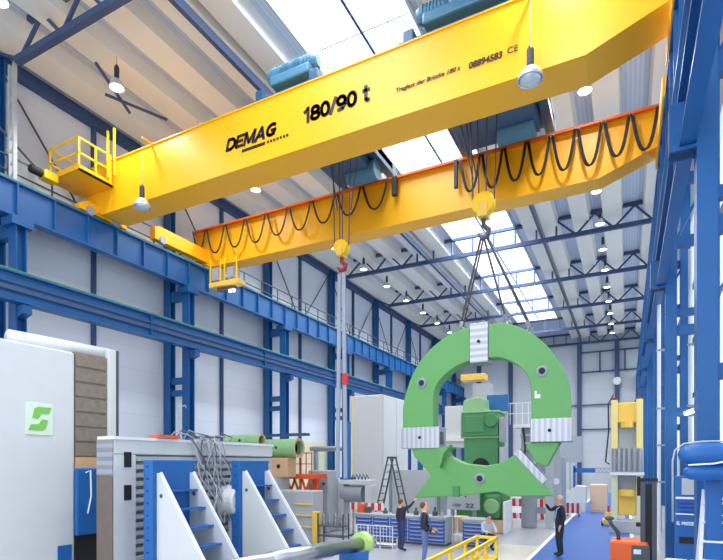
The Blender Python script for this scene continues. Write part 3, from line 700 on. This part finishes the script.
# tool trolley with tool holders
tt = thing('tool_trolley', 'wire tool trolley packed with upright cutters left of the workbench', 'trolley', (-8.15, 13.9, 0))
for x in (-.5,.5):
    for y in (-.2,.2): MB().box(x-.02,x+.02,y-.02,y+.02,0,1.1).build('frame_post', 'grey_d', tt)
for z in (.3,.65): MB().box(-.52,.52,-.22,.22,z,z+.03).build('shelf', 'grey_d', tt)
tt.location = (-9.1, 15.6, 0)
rnd = random.Random(5)
for k in range(9):
    x = -9.55+k*.115
    item(MB().lathe([(0,0),(.045,0),(.05,.12),(.03,.2),(.045,.3),(.02,.42),(0,.42)], (x,15.6+.08*(-1)**k,.68), 10), 'milling_cutter', 'steel', 'upright steel cutter on the wire trolley, %s from the left' % ORD[k], 'tool', 'cutters on the wire trolley')
item(MB().box(-9.85,-9.6,15.4,15.6,.0,1.15), 'tool_post', 'amber', 'yellow upright box at the left of the wire tool trolley', 'box', bevel=.03)
# red white barrier boards
def barrier(x0, x1, y, z0, z1, label, n, feet=True):
    r = thing('barrier_board', label, 'barrier', (x0, y, 0)); w = x1-x0
    b = MB().box(0,w,0,.04,z0,z1).build('board', 'linew', r)
    for k in range(n):
        a = w*(k+.15)/n; c_ = w*(k+.65)/n
        MB().prism([(a,z0),(c_,z0),(c_,z1),(a,z1)], -.006, 0).build('red_stripe', 'red', b)
    for x in (.1, w-.1): MB().box(x-.03,x+.03,0.04,.08,0,z1).build('barrier_leg', 'grey_m', r); MB().box(x-.05,x+.05,-.25,.3,0,.05).build('barrier_foot', 'grey_d', r)
    return r
barrier(-9.75, -8.3, 18.05, 1.02, 1.3, 'red and white striped board left of the workbench', 5)
rb1 = barrier(-5.75, -3.15, 26.2, .72, 1.1, 'long red and white striped barrier behind the ring, left of the pale-haired man', 8)
for z in (.1,): 
    b = MB().box(0,2.6,0,.04,.12,.4).build('board','linew',rb1)
    for k in range(8): MB().prism([(2.6*(k+.3)/8,.12),(2.6*(k+.8)/8,.12),(2.6*(k+.7)/8,.4),(2.6*(k+.2)/8,.4)], -.006,0).build('red_stripe','red',b)
barrier(-2.95, -2.2, 30, .15, .7, 'short red and white barrier at the end of the blue walkway', 3)
# steel shaft on blue stand
sh = thing('steel_shaft', 'polished steel shaft with lime green flange lying in the foreground', 'shaft', (-5.5, 10.7, .98))
MB().tube([(0,0,0),(-.95,-4.2,0)], .15, 28).tube([(-.23,-1.0,0),(-.6,-2.65,0)], .17, 28).build('shaft_body', 'steel', sh, smooth=True)
MB().tube([(.03,.13,0),(-.01,-.04,0)], .27, 30).build('flange', 'lime', sh)
MB().tube([(.03,.1,0),(.08,.36,0)], .17, 24).build('shaft_end', 'steel', sh)
st = thing('shaft_stand', 'blue stand under the green flanged end of the steel shaft', 'stand', (-5.5, 10.4, 0))
MB().box(-.42,.32,-.25,.25,0,.12).build('stand_base','blue_m',st)
MB().prism([(-.35,.1),(.3,.1),(.3,.88),(.2,.88),(.12,.83),(-.12,.83),(-.2,.88),(-.35,.88)], -.12,.12).build('stand_cradle','blue_m',st,.02)
st2 = copy_tree(st); st2.location = (-6.15, 7.8, 0); st2.scale = (1,1,1); tag(st2, 'blue stand under the near end of the steel shaft, below the frame')
# white rack behind shaft (wire mesh trolley)
wt = thing('wire_rack', 'low white wire rack in front of the workbench drawers', 'rack', (-7.6, 15.9, 0))
for x in (-.65,-.2,.25,.7): MB().box(x-.015,x+.015,-.2,-.17,0,.75).build('rack_post','linew',wt)
for z in (.1,.4,.73): MB().box(-.67,.72,-.2,-.17,z,z+.02).build('rack_rail','linew',wt)
for k in range(11): MB().box(-.6+.12*k,-.59+.12*k,-.2,-.18,.1,.73).build('rack_wire','linew',wt)
MB().box(-.67,.72,-.2,.2,.1,.12).build('rack_shelf','linew',wt)
for x in (-.65,.7): MB().box(x-.015,x+.015,.17,.2,0,.3).build('rack_post','linew',wt)

# yellow stair railing foreground
yr = thing('yellow_railing', 'bright yellow tubular safety railing in the bottom foreground', 'railing', (-3.0, 12.0, 0))
mb = MB(); mb2 = []
for x in (-.17, .28):
    MB().box(x-.03,x+.03,-4.4,.25,1.07,1.13).box(x-.03,x+.03,-4.4,.25,.6,.65).build('handrail','rail_yellow',yr)
    for y in (-4.3,-3.1,-1.9,-.8,.22): MB().box(x-.03,x+.03,y-.03,y+.03,0,1.08).build('rail_post','rail_yellow',yr)
MB().box(-.17,.28,.19,.25,1.07,1.13).box(-.17,.28,.19,.25,.6,.65).build('end_rail','rail_yellow',yr)
MB().beam((-.17,.2,.65),(.28,.2,1.08),.04).build('end_brace','rail_yellow',yr)

# ---------------------------------------------------------------- centre green machine
gm = thing('boring_machine', 'dark green column machine seen through the green ring', 'machine', (-5.42, 22, 0))
MB().box(-.7,.72,-.6,.8,1.9,4.6).build('column', 'green_d', gm, .04)
hd = MB().box(-.78,.75,-.72,.8,3.95,4.95).build('head_stock', 'green_d', gm, .05)
MB().box(-.65,.2,-.76,-.7,4.1,4.8).build('head_panel', 'green_d', hd, .03)
MB().box(-.74,.76,-.66,.8,3.88,3.97).build('head_flange', 'green_l', gm, .02); MB().box(-.8,.8,-.75,.8,4.93,5.0).build('head_flange', 'green_l', gm, .02)
MB().prism([(-.75,5.0),(.2,5.0),(.12,5.2),(.1,5.55),(-.05,5.6),(-.7,5.5),(-.75,5.3)], -.6,.5).build('top_cover', 'green_l', gm, .03)
MB().box(-.9,-.8,-.4,.4,3.9,4.9).build('side_plate', 'grey_m', gm, .02)
MB().box(.78,.98,-.7,-.2,3.7,4.7).build('side_unit', 'grey_m', gm, .03)
MB().box(.8,1.0,-.72,-.3,2.6,3.5).build('side_unit', 'grey', gm, .03)
MB().lathe([(0,-.1),(.26,-.1),(.3,0),(.3,.1),(0,.1)], (.48,-.75,4.6), 20, 'y').build('gear_cover', 'green_d', gm)
MB().lathe([(0,-.03),(.38,-.03),(.38,0),(0,0)], (.02,-.6,2.68), 20, 'y').build('spindle_bore', 'black', gm)
MB().box(-1.2,1.0,-.9,1.0,.0,.55).build('machine_base', 'wood', gm, .04)
MB().box(-1.0,.95,-.75,.9,.55,1.9).build('lower_body', 'green_d', gm, .08)
MB().box(.2,.9,-1.0,-.7,.6,1.6).build('gear_housing', 'green_d', gm, .12)
MB().lathe([(0,-.1),(.28,-.1),(.32,.02),(0,.02)], (.55,-1.0,1.1), 20, 'y').build('hand_wheel', 'green_l', gm)
MB().box(-.15,.9,-.95,-.75,1.85,2.1).build('slide_cover', 'green_l', gm, .03)
MB().box(1.0,1.12,-1.0,.2,.0,1.3).build('side_guard', 'linew', gm, .02)
bs = thing('cabinet_box', 'grey control box with printed number 22 under the ring', 'cabinet', (-5.85, 20.4, 0))
MB().box(-.62,.62,-.2,.2,.98,1.85).build('box_body', 'grey', bs, .02)
MB().box(-.5,-.4,-.1,.1,0,1.0).box(.4,.5,-.1,.1,0,1.0).build('box_leg', 'grey_m', bs)
text('HSBF', -.38, -.205, 1.1, .34, .12, 'grey_d', bs, bold=.02)
text('22', .12, -.205, 1.08, .36, .17, 'grey_d', bs, bold=.03)
MB().lathe([(0,-.01),(.04,-.01),(.04,0),(0,0)], (.14,-.2,1.52), 12, 'y').build('indicator', 'grey_d', bs)
sb = thing('blue_sign_box', 'plain blue rectangular box above the green column machine', 'box', (-5.1, 23.0, 0))
MB().box(-.42,.5,-.1,.15,5.12,5.85).build('box_shell','blue_m',sb,.02)
MB().box(-.04,.04,0,.1,0,5.2).build('box_post','blue_m',sb)
wg = thing('white_gallery', 'white gallery with railings right of the green machine', 'gallery', (-4.05, 23.6, 0))
MB().box(-.4,1.3,-.3,.6,4.4,4.55).build('gallery_deck','linew',wg)
for k in range(8): MB().box(-.55+.26*k,-.52+.26*k,-.3,-.27,4.55,5.5).build('rail_post','linew',wg)
MB().box(-.6,1.3,-.3,-.27,5.45,5.5).box(-.6,1.3,-.3,-.27,5.0,5.04).build('handrail','linew',wg)
MB().box(-.1,.5,-.1,.5,0,4.4).build('gallery_tower','grey_m',wg,.05)
for z in (2.8,3.4,4.0): MB().box(-.14,.54,-.14,.0,z,z+.12).build('drive_unit','grey',wg,.02)
MB().box(.9,1.2,0,.4,0,4.4).build('gallery_leg','grey',wg)
MB().tube([(0,-.2,4.4),(.12,-.35,3.6),(.05,-.3,2.6)],.04,8).build('hose','cable',wg)
MB().lathe([(0,-.1),(.3,-.1),(.3,.1),(0,.1)], (.1,-.35,2.5), 18, 'y').build('hub','steel',wg)
wm = thing('white_cab', 'white machine cab with yellow beacon panel left of the green machine head', 'machine', (-6.6, 24.5, 0))
MB().box(.1,.9,-.3,.5,0,6.6).build('cab_mast','grey',wm,.03)
MB().box(-.45,.7,-.4,.2,6.75,7.05).build('beacon_panel','amber',wm,.03)
MB().box(-1.3,-.35,-.2,.5,3.6,5.6).build('cab_box','white',wm,.03)
MB().box(-2.2,-.3,-.3,.1,3.9,4.15).build('cab_arm','linew',wm)
MB().box(-1.6,-1.3,-.2,.2,0,3.9).build('cab_leg','grey_m',wm)
bkp = thing('grey_housing', 'big plain grey machine housing right of the ring behind the blond man', 'machine', (-2.9, 27.5, 0))
MB().box(-1.9,.0,0,2.2,0,3.2).build('housing_body','grey_m',bkp,.05)
MB().box(-.6,.0,-.5,0,0,3.95).build('housing_column','grey',bkp,.04)
MB().lathe([(0,-.02),(.16,-.02),(.16,0),(0,0)], (-.2,-.5,1.95), 20, 'y').build('round_window','linew',bkp)
MB().box(-1.5,-.7,-.02,0,1.2,2.6).build('housing_door','grey_m',bkp,.01)

# crates and white boxes at walkway end
item(MB().box(-1.9,-1.0,32.8,33.8,.1,1.6).box(-1.9,-1.0,32.8,33.8,0,.08), 'wooden_crate', 'wood', 'pale wooden crate on the blue walkway end', 'crate', bevel=.02)
item(MB().prism([(-3.2,0),(-2.1,0),(-2.1,1.5),(-2.6,1.55),(-3.2,1.0)], 32.2, 33.2), 'white_skip', 'white', 'white slanted container left of the wooden crate', 'container', bevel=.02)
item(MB().prism([(-.8,0),(-.1,0),(-.1,1.3),(-.35,1.3)], 29.5, 30.3), 'white_skip', 'linew', 'white wedge container right of the wooden crate', 'container', bevel=.02)
fj = thing('floor_jack', 'small yellow and red pallet cart on the walkway by the truck', 'cart', (-.75, 26.2, 0))
MB().box(-.25,.25,-.3,.3,.1,.3).build('cart_body','amber',fj,.02)
MB().box(-.05,.05,-.05,.05,.3,.9).build('cart_mast','red',fj)
MB().box(-.15,.15,-.15,.15,.3,.6).build('cart_motor','amber',fj,.02)
for x in (-.25,.25): MB().lathe([(0,-.04),(.1,-.04),(.1,.04),(0,.04)], (x,-.2,.1), 12, 'x').build('wheel','black',fj)

# ---------------------------------------------------------------- yellow slide machine, right
ym = thing('slide_machine', 'upright machine with cream yellow slides and fluted steel middle by the right columns', 'machine', (0, 24, 0))
for s in (-1, 1):
    x = s*.46
    MB().box(x-.12,x+.12,-.2,.3,3.35,5.45).build('slide_arm','cream',ym,.02)
    MB().box(x-.1,x+.1,-.15,.15,5.45,5.55).build('arm_cap','darkred',ym)
    MB().box(x-.12,x+.12,-.2,.3,.5,2.45).build('slide_leg','pale_lime',ym,.02)
MB().box(-.36,.36,-.05,.35,4.5,5.35).build('upper_saddle','amber',ym,.04)
MB().lathe([(0,-.15),(.24,-.15),(.24,.1),(0,.1)], (0,-.1,4.45), 24).build('upper_cup','amber',ym)
MB().box(-.36,.36,.1,.35,3.4,4.5).build('back_plate','grey',ym)
mb = MB()
for k in range(6): mb.tube([(-.48+.19*k,-.2,2.5),(-.48+.19*k,-.2,3.45)], .085, 12)
mb.build('fluted_steel','steel_m',ym)
MB().box(-.6,.6,-.1,.3,2.45,3.45).build('middle_block','steel',ym)
MB().box(-.62,.62,-.3,.3,2.35,2.47).build('shelf_plate','linew',ym)
MB().box(-.34,.34,-.1,.3,.7,1.75).build('lower_saddle','amber',ym,.05)
MB().lathe([(0,-.1),(.26,-.1),(.26,.16),(0,.16)], (0,-.12,1.6), 24).build('lower_cup','amber',ym)
MB().box(-.34,.34,.1,.35,1.7,2.4).build('back_plate','grey_m',ym)
MB().box(-.65,.65,-.5,.5,0,.5).build('machine_base','grey',ym,.03)
MB().tube([(-.5,.0,5.7),(-.7,-.05,5.3),(-.68,-.05,4.2),(-.8,-.05,2.9),(-.65,-.05,2.8)], .03, 6).build('hose','cable',ym,smooth=True)

# ---------------------------------------------------------------- orange stacker truck
sk_ = thing('pallet_stacker', 'orange electric pallet stacker with black mast by the right columns', 'forklift', (.35, 15.6, 0))
MB().box(-.75,.15,-.45,.35,.12,.82).build('truck_body','truck',sk_,.08)
MB().box(-.25,-.12+.3,-.47,-.2,.1,.72).build('battery_panel','grey_d',sk_,.02)
MB().box(-.2,-.03,-.485,-.47,.5,.62).build('rating_plate','linew',sk_)
ms = MB().box(-.04,.07,-.4,-.2,.05,2.45).box(.22,.33,-.4,-.2,.05,2.45).build('mast','grey_d',sk_)
MB().box(.05,.24,-.36,-.24,.2,2.3).build('mast_guard','black',ms)
MB().box(-.06,.35,-.42,-.18,2.38,2.46).box(-.12,-.04,-.36,-.24,2.0,2.5).box(-.14,-.04,-.38,-.22,1.2,1.3).build('mast_crossbar','black',ms)
MB().tube([(-.55,-.2,.8),(-.56,-.25,1.0),(-.72,-.3,1.22),(-.76,-.32,1.34)], .05, 8).build('tiller_arm','grey_d',sk_,smooth=True)
MB().ball((-.77,-.33,1.38),(.12,.05,.06)).build('tiller_head','grey_d',sk_)
for y in (-.35,.15): MB().box(.3,1.3,y,y+.15,.05,.12).build('fork','grey_d',sk_)
for x in (-.6,.2): MB().lathe([(0,-.05),(.1,-.05),(.1,.05),(0,.05)], (x,-.3,.1), 14, 'y').build('wheel','black',sk_)

# ---------------------------------------------------------------- blue press at the right
bp_ = thing('hydraulic_press', 'large blue press frame with rounded tank between the right columns', 'machine', (1.42, 14.0, 0))
MB().box(-.42,.5,.0,.3,.5,2.55).build('press_frame','blue_m',bp_,.02)
MB().box(-.42,.5,-.03,.0,2.02,2.07).build('shelf_edge','linew',bp_)
for k in range(3): MB().box(-.33,.4,-.05,.0,1.75+.09*k,1.81+.09*k).build('slot_cover','drawer',bp_)
MB().box(-.42,.5,-.03,.0,1.66,1.69).build('shelf_edge','linew',bp_)
text('EL PRESSE', -.4, -.02, 1.42, .34, .08, 'text_w', bp_, bold=.02)
MB().box(-.35,.35,-.02,.0,1.0,1.15).build('vent_slot','black',bp_)
MB().box(-.3,-.05,-.03,0,2.12,2.5).build('gauge_panel','grey',bp_)
MB().box(-.42,1.0,.1,.9,0,.5).build('press_base','grey_m',bp_,.03)
tk = thing('oil_tank', 'smooth blue round-ended tank with white hose between the right columns', 'tank', (1.2, 12.4, 2.85))
tk.location = (1.08, 8.9, 2.88)
MB().lathe([(0,-.42),(.07,-.4),(.13,-.34),(.165,-.24),(.17,-.1),(.17,.8),(0,.85)],(0,0,.09),24,'x').build('tank_shell','blue_m',tk,smooth=True)
MB().lathe([(0,-.36),(.06,-.34),(.1,-.27),(.115,-.15),(.115,.8),(0,.85)],(0,-.02,-.17),24,'x').build('tank_lower_shell','blue_m',tk,smooth=True)
MB().tube([(-.48,0,-.9),(-.48,0,0),(-.45,0,.16),(-.34,0,.25),(-.1,0,.28),(.5,0,.28)],.014,8).build('hose','grey',tk,smooth=True)
MB().tube([(-.3,-.2,-.06),(0,-.2,-.04),(.4,-.2,.05)],.013,8).build('hose','linew',tk,smooth=True)
MB().box(-.05,.15,.2,.4,-2.88,-.2).build('tank_leg','blue_m',tk)
pipes = thing('pipe_riser', 'white vertical pipe with clamps behind the nearest right column', 'pipe', (1.72, 11.2, 0))
MB().tube([(0,0,0),(0,0,9.5)],.055,12).build('pipe','linew',pipes)
for z in (2.2,3.4,4.6,6.5): MB().box(-.08,.2,-.06,.06,z,z+.06).build('pipe_clamp','grey_m',pipes)
pipes2 = copy_tree(pipes); pipes2.location = (1.75, 19.0, 0); tag(pipes2, 'white vertical pipe seen between the first two right columns')
pipes3 = copy_tree(pipes); pipes3.location = (.93, 19.5, 0); tag(pipes3, 'white vertical pipe just left of the second right column')
wl = thing('white_stepladder', 'white stepladder at the bottom right corner', 'ladder', (1.05, 8.9, 0))
wl.location = (1.2, 9.25, 0)
for dx in (-.22,.3):
    MB().beam((dx*1.35-.02,-.35,0),(dx*.8,0,2.45),.045,.05).build('stile','linew',wl)
    MB().beam((dx*1.35-.02,.45,0),(dx*.8,0,2.45),.04,.04).build('stile','linew',wl)
for k in range(8):
    z = .28*(k+1); t = z/2.45; MB().box(-.3+.1*t,.4-.12*t,-.35*(1-t)-.05,-.35*(1-t)+.05,z,z+.03).build('step','linew',wl)
wc = thing('white_cylinder', 'fat white horizontal cylinder with yellow mark beside the orange stacker', 'cylinder', (1.2, 14.2, .42))
wc.location = (1.25, 13.6, .36)
MB().lathe([(0,-.5),(.3,-.5),(.34,-.45),(.34,.45),(.3,.5),(0,.5)], (0,0,0), 28, 'x').build('cylinder_shell','white',wc,smooth=False)
MB().lathe([(.345,-.06),(.36,-.06),(.36,.0),(.345,.0)], (0,0,0), 28, 'x').build('strap','grey_d',wc)
MB().box(.15,.4,-.36,-.3,-.12,.12).build('yellow_mark','rail_yellow',wc)
MB().box(-.4,.4,-.25,.25,-.36,-.25).build('cradle','grey_m',wc)
el = thing('strip_light', 'short bright tube lamp mounted between right columns', 'lamp', (1.5, 16.9, 4.3))
MB().beam((-.1,-.6,-.1),(.25,.6,.1),.12,.06).build('lamp_housing','linew',el)
MB().beam((-.1,-.6,-.15),(.25,.6,.05),.06,.04).build('lamp_tube','glow',el)
MB().box(-.3,.6,.55,.6,.05,.1).build('lamp_bracket','blue',el)

# ---------------------------------------------------------------- people
def person(name_label, loc, rz, H, joints, cols, hair='hair', hairlabel=None, hand_scale=1.):
    """joints: dict in units of 1.75 m figure, local frame facing -Y"""
    root = thing('person', name_label, 'person', loc, rz)
    S = H/1.75; J = joints
    names = ['pelvis','waist','chest','neck','headb','headt',
             'hipL','kneeL','ankL','toeL','hipR','kneeR','ankR','toeR',
             'shL','elL','wrL','haL','shR','elR','wrR','haR']
    edges = [('pelvis','waist'),('waist','chest'),('chest','neck'),('neck','headb'),('headb','headt'),
             ('pelvis','hipL'),('hipL','kneeL'),('kneeL','ankL'),('ankL','toeL'),('pelvis','hipR'),('hipR','kneeR'),('kneeR','ankR'),('ankR','toeR'),
             ('chest','shL'),('shL','elL'),('elL','wrL'),('wrL','haL'),('chest','shR'),('shR','elR'),('elR','wrR'),('wrR','haR')]
    rad = dict(pelvis=.15,waist=.15,chest=.18,neck=.06,headb=.085,headt=.085,hipL=.1,hipR=.1,kneeL=.068,kneeR=.068,ankL=.05,ankR=.05,toeL=.04,toeR=.04,
               shL=.075,shR=.075,elL=.052,elR=.052,wrL=.034,wrR=.034,haL=.035,haR=.035)
    me = bpy.data.meshes.new('body'); idx = {n: i for i, n in enumerate(names)}
    me.from_pydata([V(J[n])*S for n in names], [(idx[a], idx[b]) for a, b in edges], [])
    ob = bpy.data.objects.new('tmp', me); C.objects.link(ob)
    sm = ob.modifiers.new('s', 'SKIN'); sm.use_smooth_shade = True
    for n, i in idx.items():
        q = rad[n]*S; f = .78 if n in ('pelvis','waist','chest') else 1
        me.skin_vertices[0].data[i].radius = (q, q*f); me.skin_vertices[0].data[i].use_root = (n == 'pelvis')
    sb_ = ob.modifiers.new('b', 'SUBSURF'); sb_.levels = 2; sb_.render_levels = 2
    bpy.context.view_layer.update()
    m2 = bpy.data.meshes.new_from_object(ob.evaluated_get(bpy.context.evaluated_depsgraph_get()))
    bpy.data.objects.remove(ob)
    bm = bmesh.new(); bm.from_mesh(m2); nb = len(bm.faces)
    mbx = MB(); mbx.bm.free(); mbx.bm = bm
    hb_ = V(J['headb'])*S; ht_ = V(J['headt'])*S; up = (ht_-hb_).normalized(); hc = (hb_+ht_)/2
    fwd = V(J.get('face', (0,-1,0))).normalized(); fwd = (fwd-up*fwd.dot(up)).normalized(); rt = fwd.cross(up)
    mbx.ball(hc+up*.02*S, (.078*S,.092*S,.115*S), 14, 10)
    mbx.ball(hc+fwd*.1*S-up*.01*S, .017*S, 8, 6)                       # nose
    for s in (-1, 1):
        mbx.ball(hc+rt*s*.08*S, (.018*S,.02*S,.03*S), 8, 6)            # ears
        mbx.ball(hc+fwd*.086*S+rt*s*.032*S+up*.022*S, .012*S, 8, 6)    # eyes
    mbx.ball(hc+fwd*.088*S-up*.05*S, (.022*S,.012*S,.008*S), 8, 6)     # mouth
    for sd in 'LR':                                                    # fingers
        w = V(J['wr'+sd])*S; h_ = V(J['ha'+sd])*S; d = (h_-w).normalized()
        a = V((0,0,1)) if abs(d.z) < .8 else V((0,-1,0)); sx = d.cross(a).normalized(); nn = sx.cross(d)
        for k in range(4):
            b0 = h_+sx*(k-1.5)*.021*S; ln = (.07,.08,.075,.058)[k]*S
            mbx.tube([b0-d*.02*S, b0+d*ln*.5, b0+d*ln*.85-nn*.02*S, b0+d*ln-nn*.035*S], [.011*S,.01*S,.009*S,.007*S], 6)
        mbx.tube([w+d*.03*S+sx*.03*S, w+d*.07*S+sx*.06*S, w+d*.1*S+sx*.055*S-nn*.02*S], [.013*S,.011*S,.008*S], 6)
    bm.to_mesh(m2); bm.free()
    eyec = [hc+fwd*.086*S+rt*q*.032*S+up*.022*S for q in (-1, 1)]
    m2.materials.clear(); keys = ['skin','top','leg','shoe']
    for k in keys: m2.materials.append(M[cols.get(k, k)])
    m2.materials.append(M['black'])
    segs = [(a, b) for a, b in edges]
    def kind(p):
        best, bk = 1e9, 'skin'
        for a, b in segs:
            A = V(J[a])*S; B = V(J[b])*S; t = max(0, min(1, (p-A).dot(B-A)/max(1e-9, (B-A).length_squared))); dd = (p-(A+(B-A)*t)).length
            if dd < best: best, bk = dd, (b, t)
        b, t = bk
        if b in ('headb','headt') or b.startswith('ha') or (b.startswith('wr') and t > .93) or (b == 'neck' and t > .75): return 0
        if b.startswith('toe') or (b.startswith('ank') and t > .95): return 3
        if b.startswith(('knee','ank')) or b.startswith('hip') or (b == 'waist' and t < .35): return 2
        return 1
    for i, p in enumerate(m2.polygons):
        p.use_smooth = True
        p.material_index = (4 if min((p.center-e).length for e in eyec) < .0125*S else 0) if i >= nb else kind(p.center)
    body = bpy.data.objects.new('body', m2); C.objects.link(body); body.parent = root
    hm = MB(); hm.ball(hc+up*.055*S-fwd*.022*S, (.088*S,.098*S,.096*S), 16, 10)
    ho = hm.build('hair', hair, root, smooth=True)
    if hairlabel: ho['label'] = hairlabel
    return root
base = dict(pelvis=(0,0,.95),waist=(0,0,1.1),chest=(0,0,1.33),neck=(0,0,1.48),headb=(0,-.02,1.56),headt=(0,-.02,1.66),
  hipL=(.1,0,.88),kneeL=(.11,-.02,.5),ankL=(.11,.03,.09),toeL=(.13,-.13,.04),hipR=(-.1,0,.88),kneeR=(-.11,-.02,.5),ankR=(-.11,.03,.09),toeR=(-.13,-.13,.04),
  shL=(.19,0,1.4),elL=(.25,.03,1.12),wrL=(.26,-.08,.88),haL=(.26,-.11,.8),shR=(-.19,0,1.4),elR=(-.25,.03,1.12),wrR=(-.26,-.08,.88),haR=(-.26,-.11,.8))
def J(**k): d = dict(base); d.update(k); return d
# man A: seen from behind right, reaching up to the ring; local -Y turned towards +X
person('man in dark jacket and navy trousers touching the left corner of the ring', (-6.5, 15.5, 0), math.radians(140), 1.70,
  J(headb=(0,-.04,1.56),headt=(0,.0,1.66),face=(0,-1,.35),shR=(-.18,-.03,1.42),
    elR=(-.19,-.22,1.5),wrR=(-.13,-.42,1.66),haR=(-.1,-.5,1.73)), dict(top='jacket', leg='navy'))
pc = person('man in blue overalls and dark sweater looking up, right of the other man', (-4.97, 13.5, 0), math.radians(112), 1.78,
  J(headb=(0,-.03,1.56),headt=(0,.01,1.66),face=(0,-1,.4),elL=(.24,-.02,1.12),wrL=(.2,-.24,1.0),haL=(.19,-.31,.98),
    elR=(-.26,.02,1.1),wrR=(-.22,-.2,.98),haR=(-.2,-.27,.96)), dict(top='jacket', leg='overall'))
MB().box(-.15,.15,-.18,-.145,1.0,1.3).box(-.13,-.07,.0,.02,1.3,1.5).build('overall_bib','overall',pc,.02)
for s in (-1, 1): MB().tube([(s*.1,-.13,1.3),(s*.1,-.08,1.47),(s*.08,.07,1.47),(s*.04,.16,1.2)], .018, 6).build('overall_strap','overall',pc)
tag(MB().box(-4.78,-4.56,13.36,13.42,.93,1.0).build('radio_remote','grey_d'), 'small dark handset held by the man in overalls', 'remote')
pb = person('pale-haired man in navy work suit holding the right corner of the ring', (-1.83, 16.85, 0), math.radians(-65), 1.86,
  J(headb=(0,-.02,1.56),headt=(0,-.01,1.66),face=(0,-1,.1),shR=(-.19,-.02,1.4),elR=(-.2,-.2,1.3),wrR=(-.16,-.36,1.5),haR=(-.15,-.38,1.58),
    elL=(.26,.05,1.12),wrL=(.24,-.06,.9),haL=(.23,-.09,.82),toeL=(.14,-.14,.04)), dict(top='jacket', leg='jacket'), 'blond')
MB().tube([(.13,.02,1.56),(.2,-.16,1.45),(.17,-.2,1.15)], .02, 6).build('reflective_stripe','reflect',pb)
person('person in pale shirt and dark cap crouching behind the yellow railing', (-4.1, 16.95, 0), math.radians(40), 1.7,
  J(pelvis=(0,.12,.5),waist=(0,.04,.62),chest=(0,-.08,.82),neck=(0,-.13,.97),headb=(0,-.16,1.04),headt=(0,-.17,1.13),
    hipL=(.1,.1,.46),kneeL=(.14,-.3,.52),ankL=(.13,-.1,.09),toeL=(.14,-.28,.04),hipR=(-.1,.1,.46),kneeR=(-.14,-.28,.5),ankR=(-.13,-.06,.09),toeR=(-.14,-.24,.04),
    shL=(.18,-.1,.9),elL=(.22,-.25,.68),wrL=(.12,-.45,.66),haL=(.1,-.52,.67),shR=(-.18,-.1,.9),elR=(-.22,-.25,.68),wrR=(-.12,-.45,.66),haR=(-.1,-.52,.67)),
  dict(top='shirt', leg='navy'), 'navy', 'dark blue cap')

# ---------------------------------------------------------------- light
def area(name, loc, rot, sx, sy, e, col=(1,1,1)):
    d = bpy.data.lights.new(name, 'AREA'); d.shape = 'RECTANGLE'; d.size = sx; d.size_y = sy; d.energy = e; d.color = col
    o = bpy.data.objects.new(name, d); C.objects.link(o); o.location = loc; o.rotation_euler = rot
    return o
area('skylight_daylight', (-8.08, 22.4, 18.2), (0,0,0), 3.8, 64.8, 8500, (.97,.985,1))
w = bpy.data.worlds.new('World'); bpy.context.scene.world = w; w.use_nodes = True
bg = w.node_tree.nodes['Background']; bg.inputs[0].default_value = (.9,.95,1,1); bg.inputs[1].default_value = 2.6

# ---------------------------------------------------------------- camera
cam = bpy.data.cameras.new('camera'); co = bpy.data.objects.new('camera', cam); C.objects.link(co)
cam.sensor_width = 36; cam.lens = 518/723*36; cam.shift_y = (463-280)/723; cam.clip_end = 300
co.location = (0, 0, 2.85); co.rotation_euler = (PI/2, 0, math.atan(265.5/518))
bpy.context.scene.camera = co
vs = bpy.context.scene.view_settings
bpy.context.scene.display_settings.display_device = 'sRGB'
vs.view_transform = 'Standard'; vs.look = 'None'; vs.gamma = 1; vs.use_curve_mapping = False; vs.exposure = 0
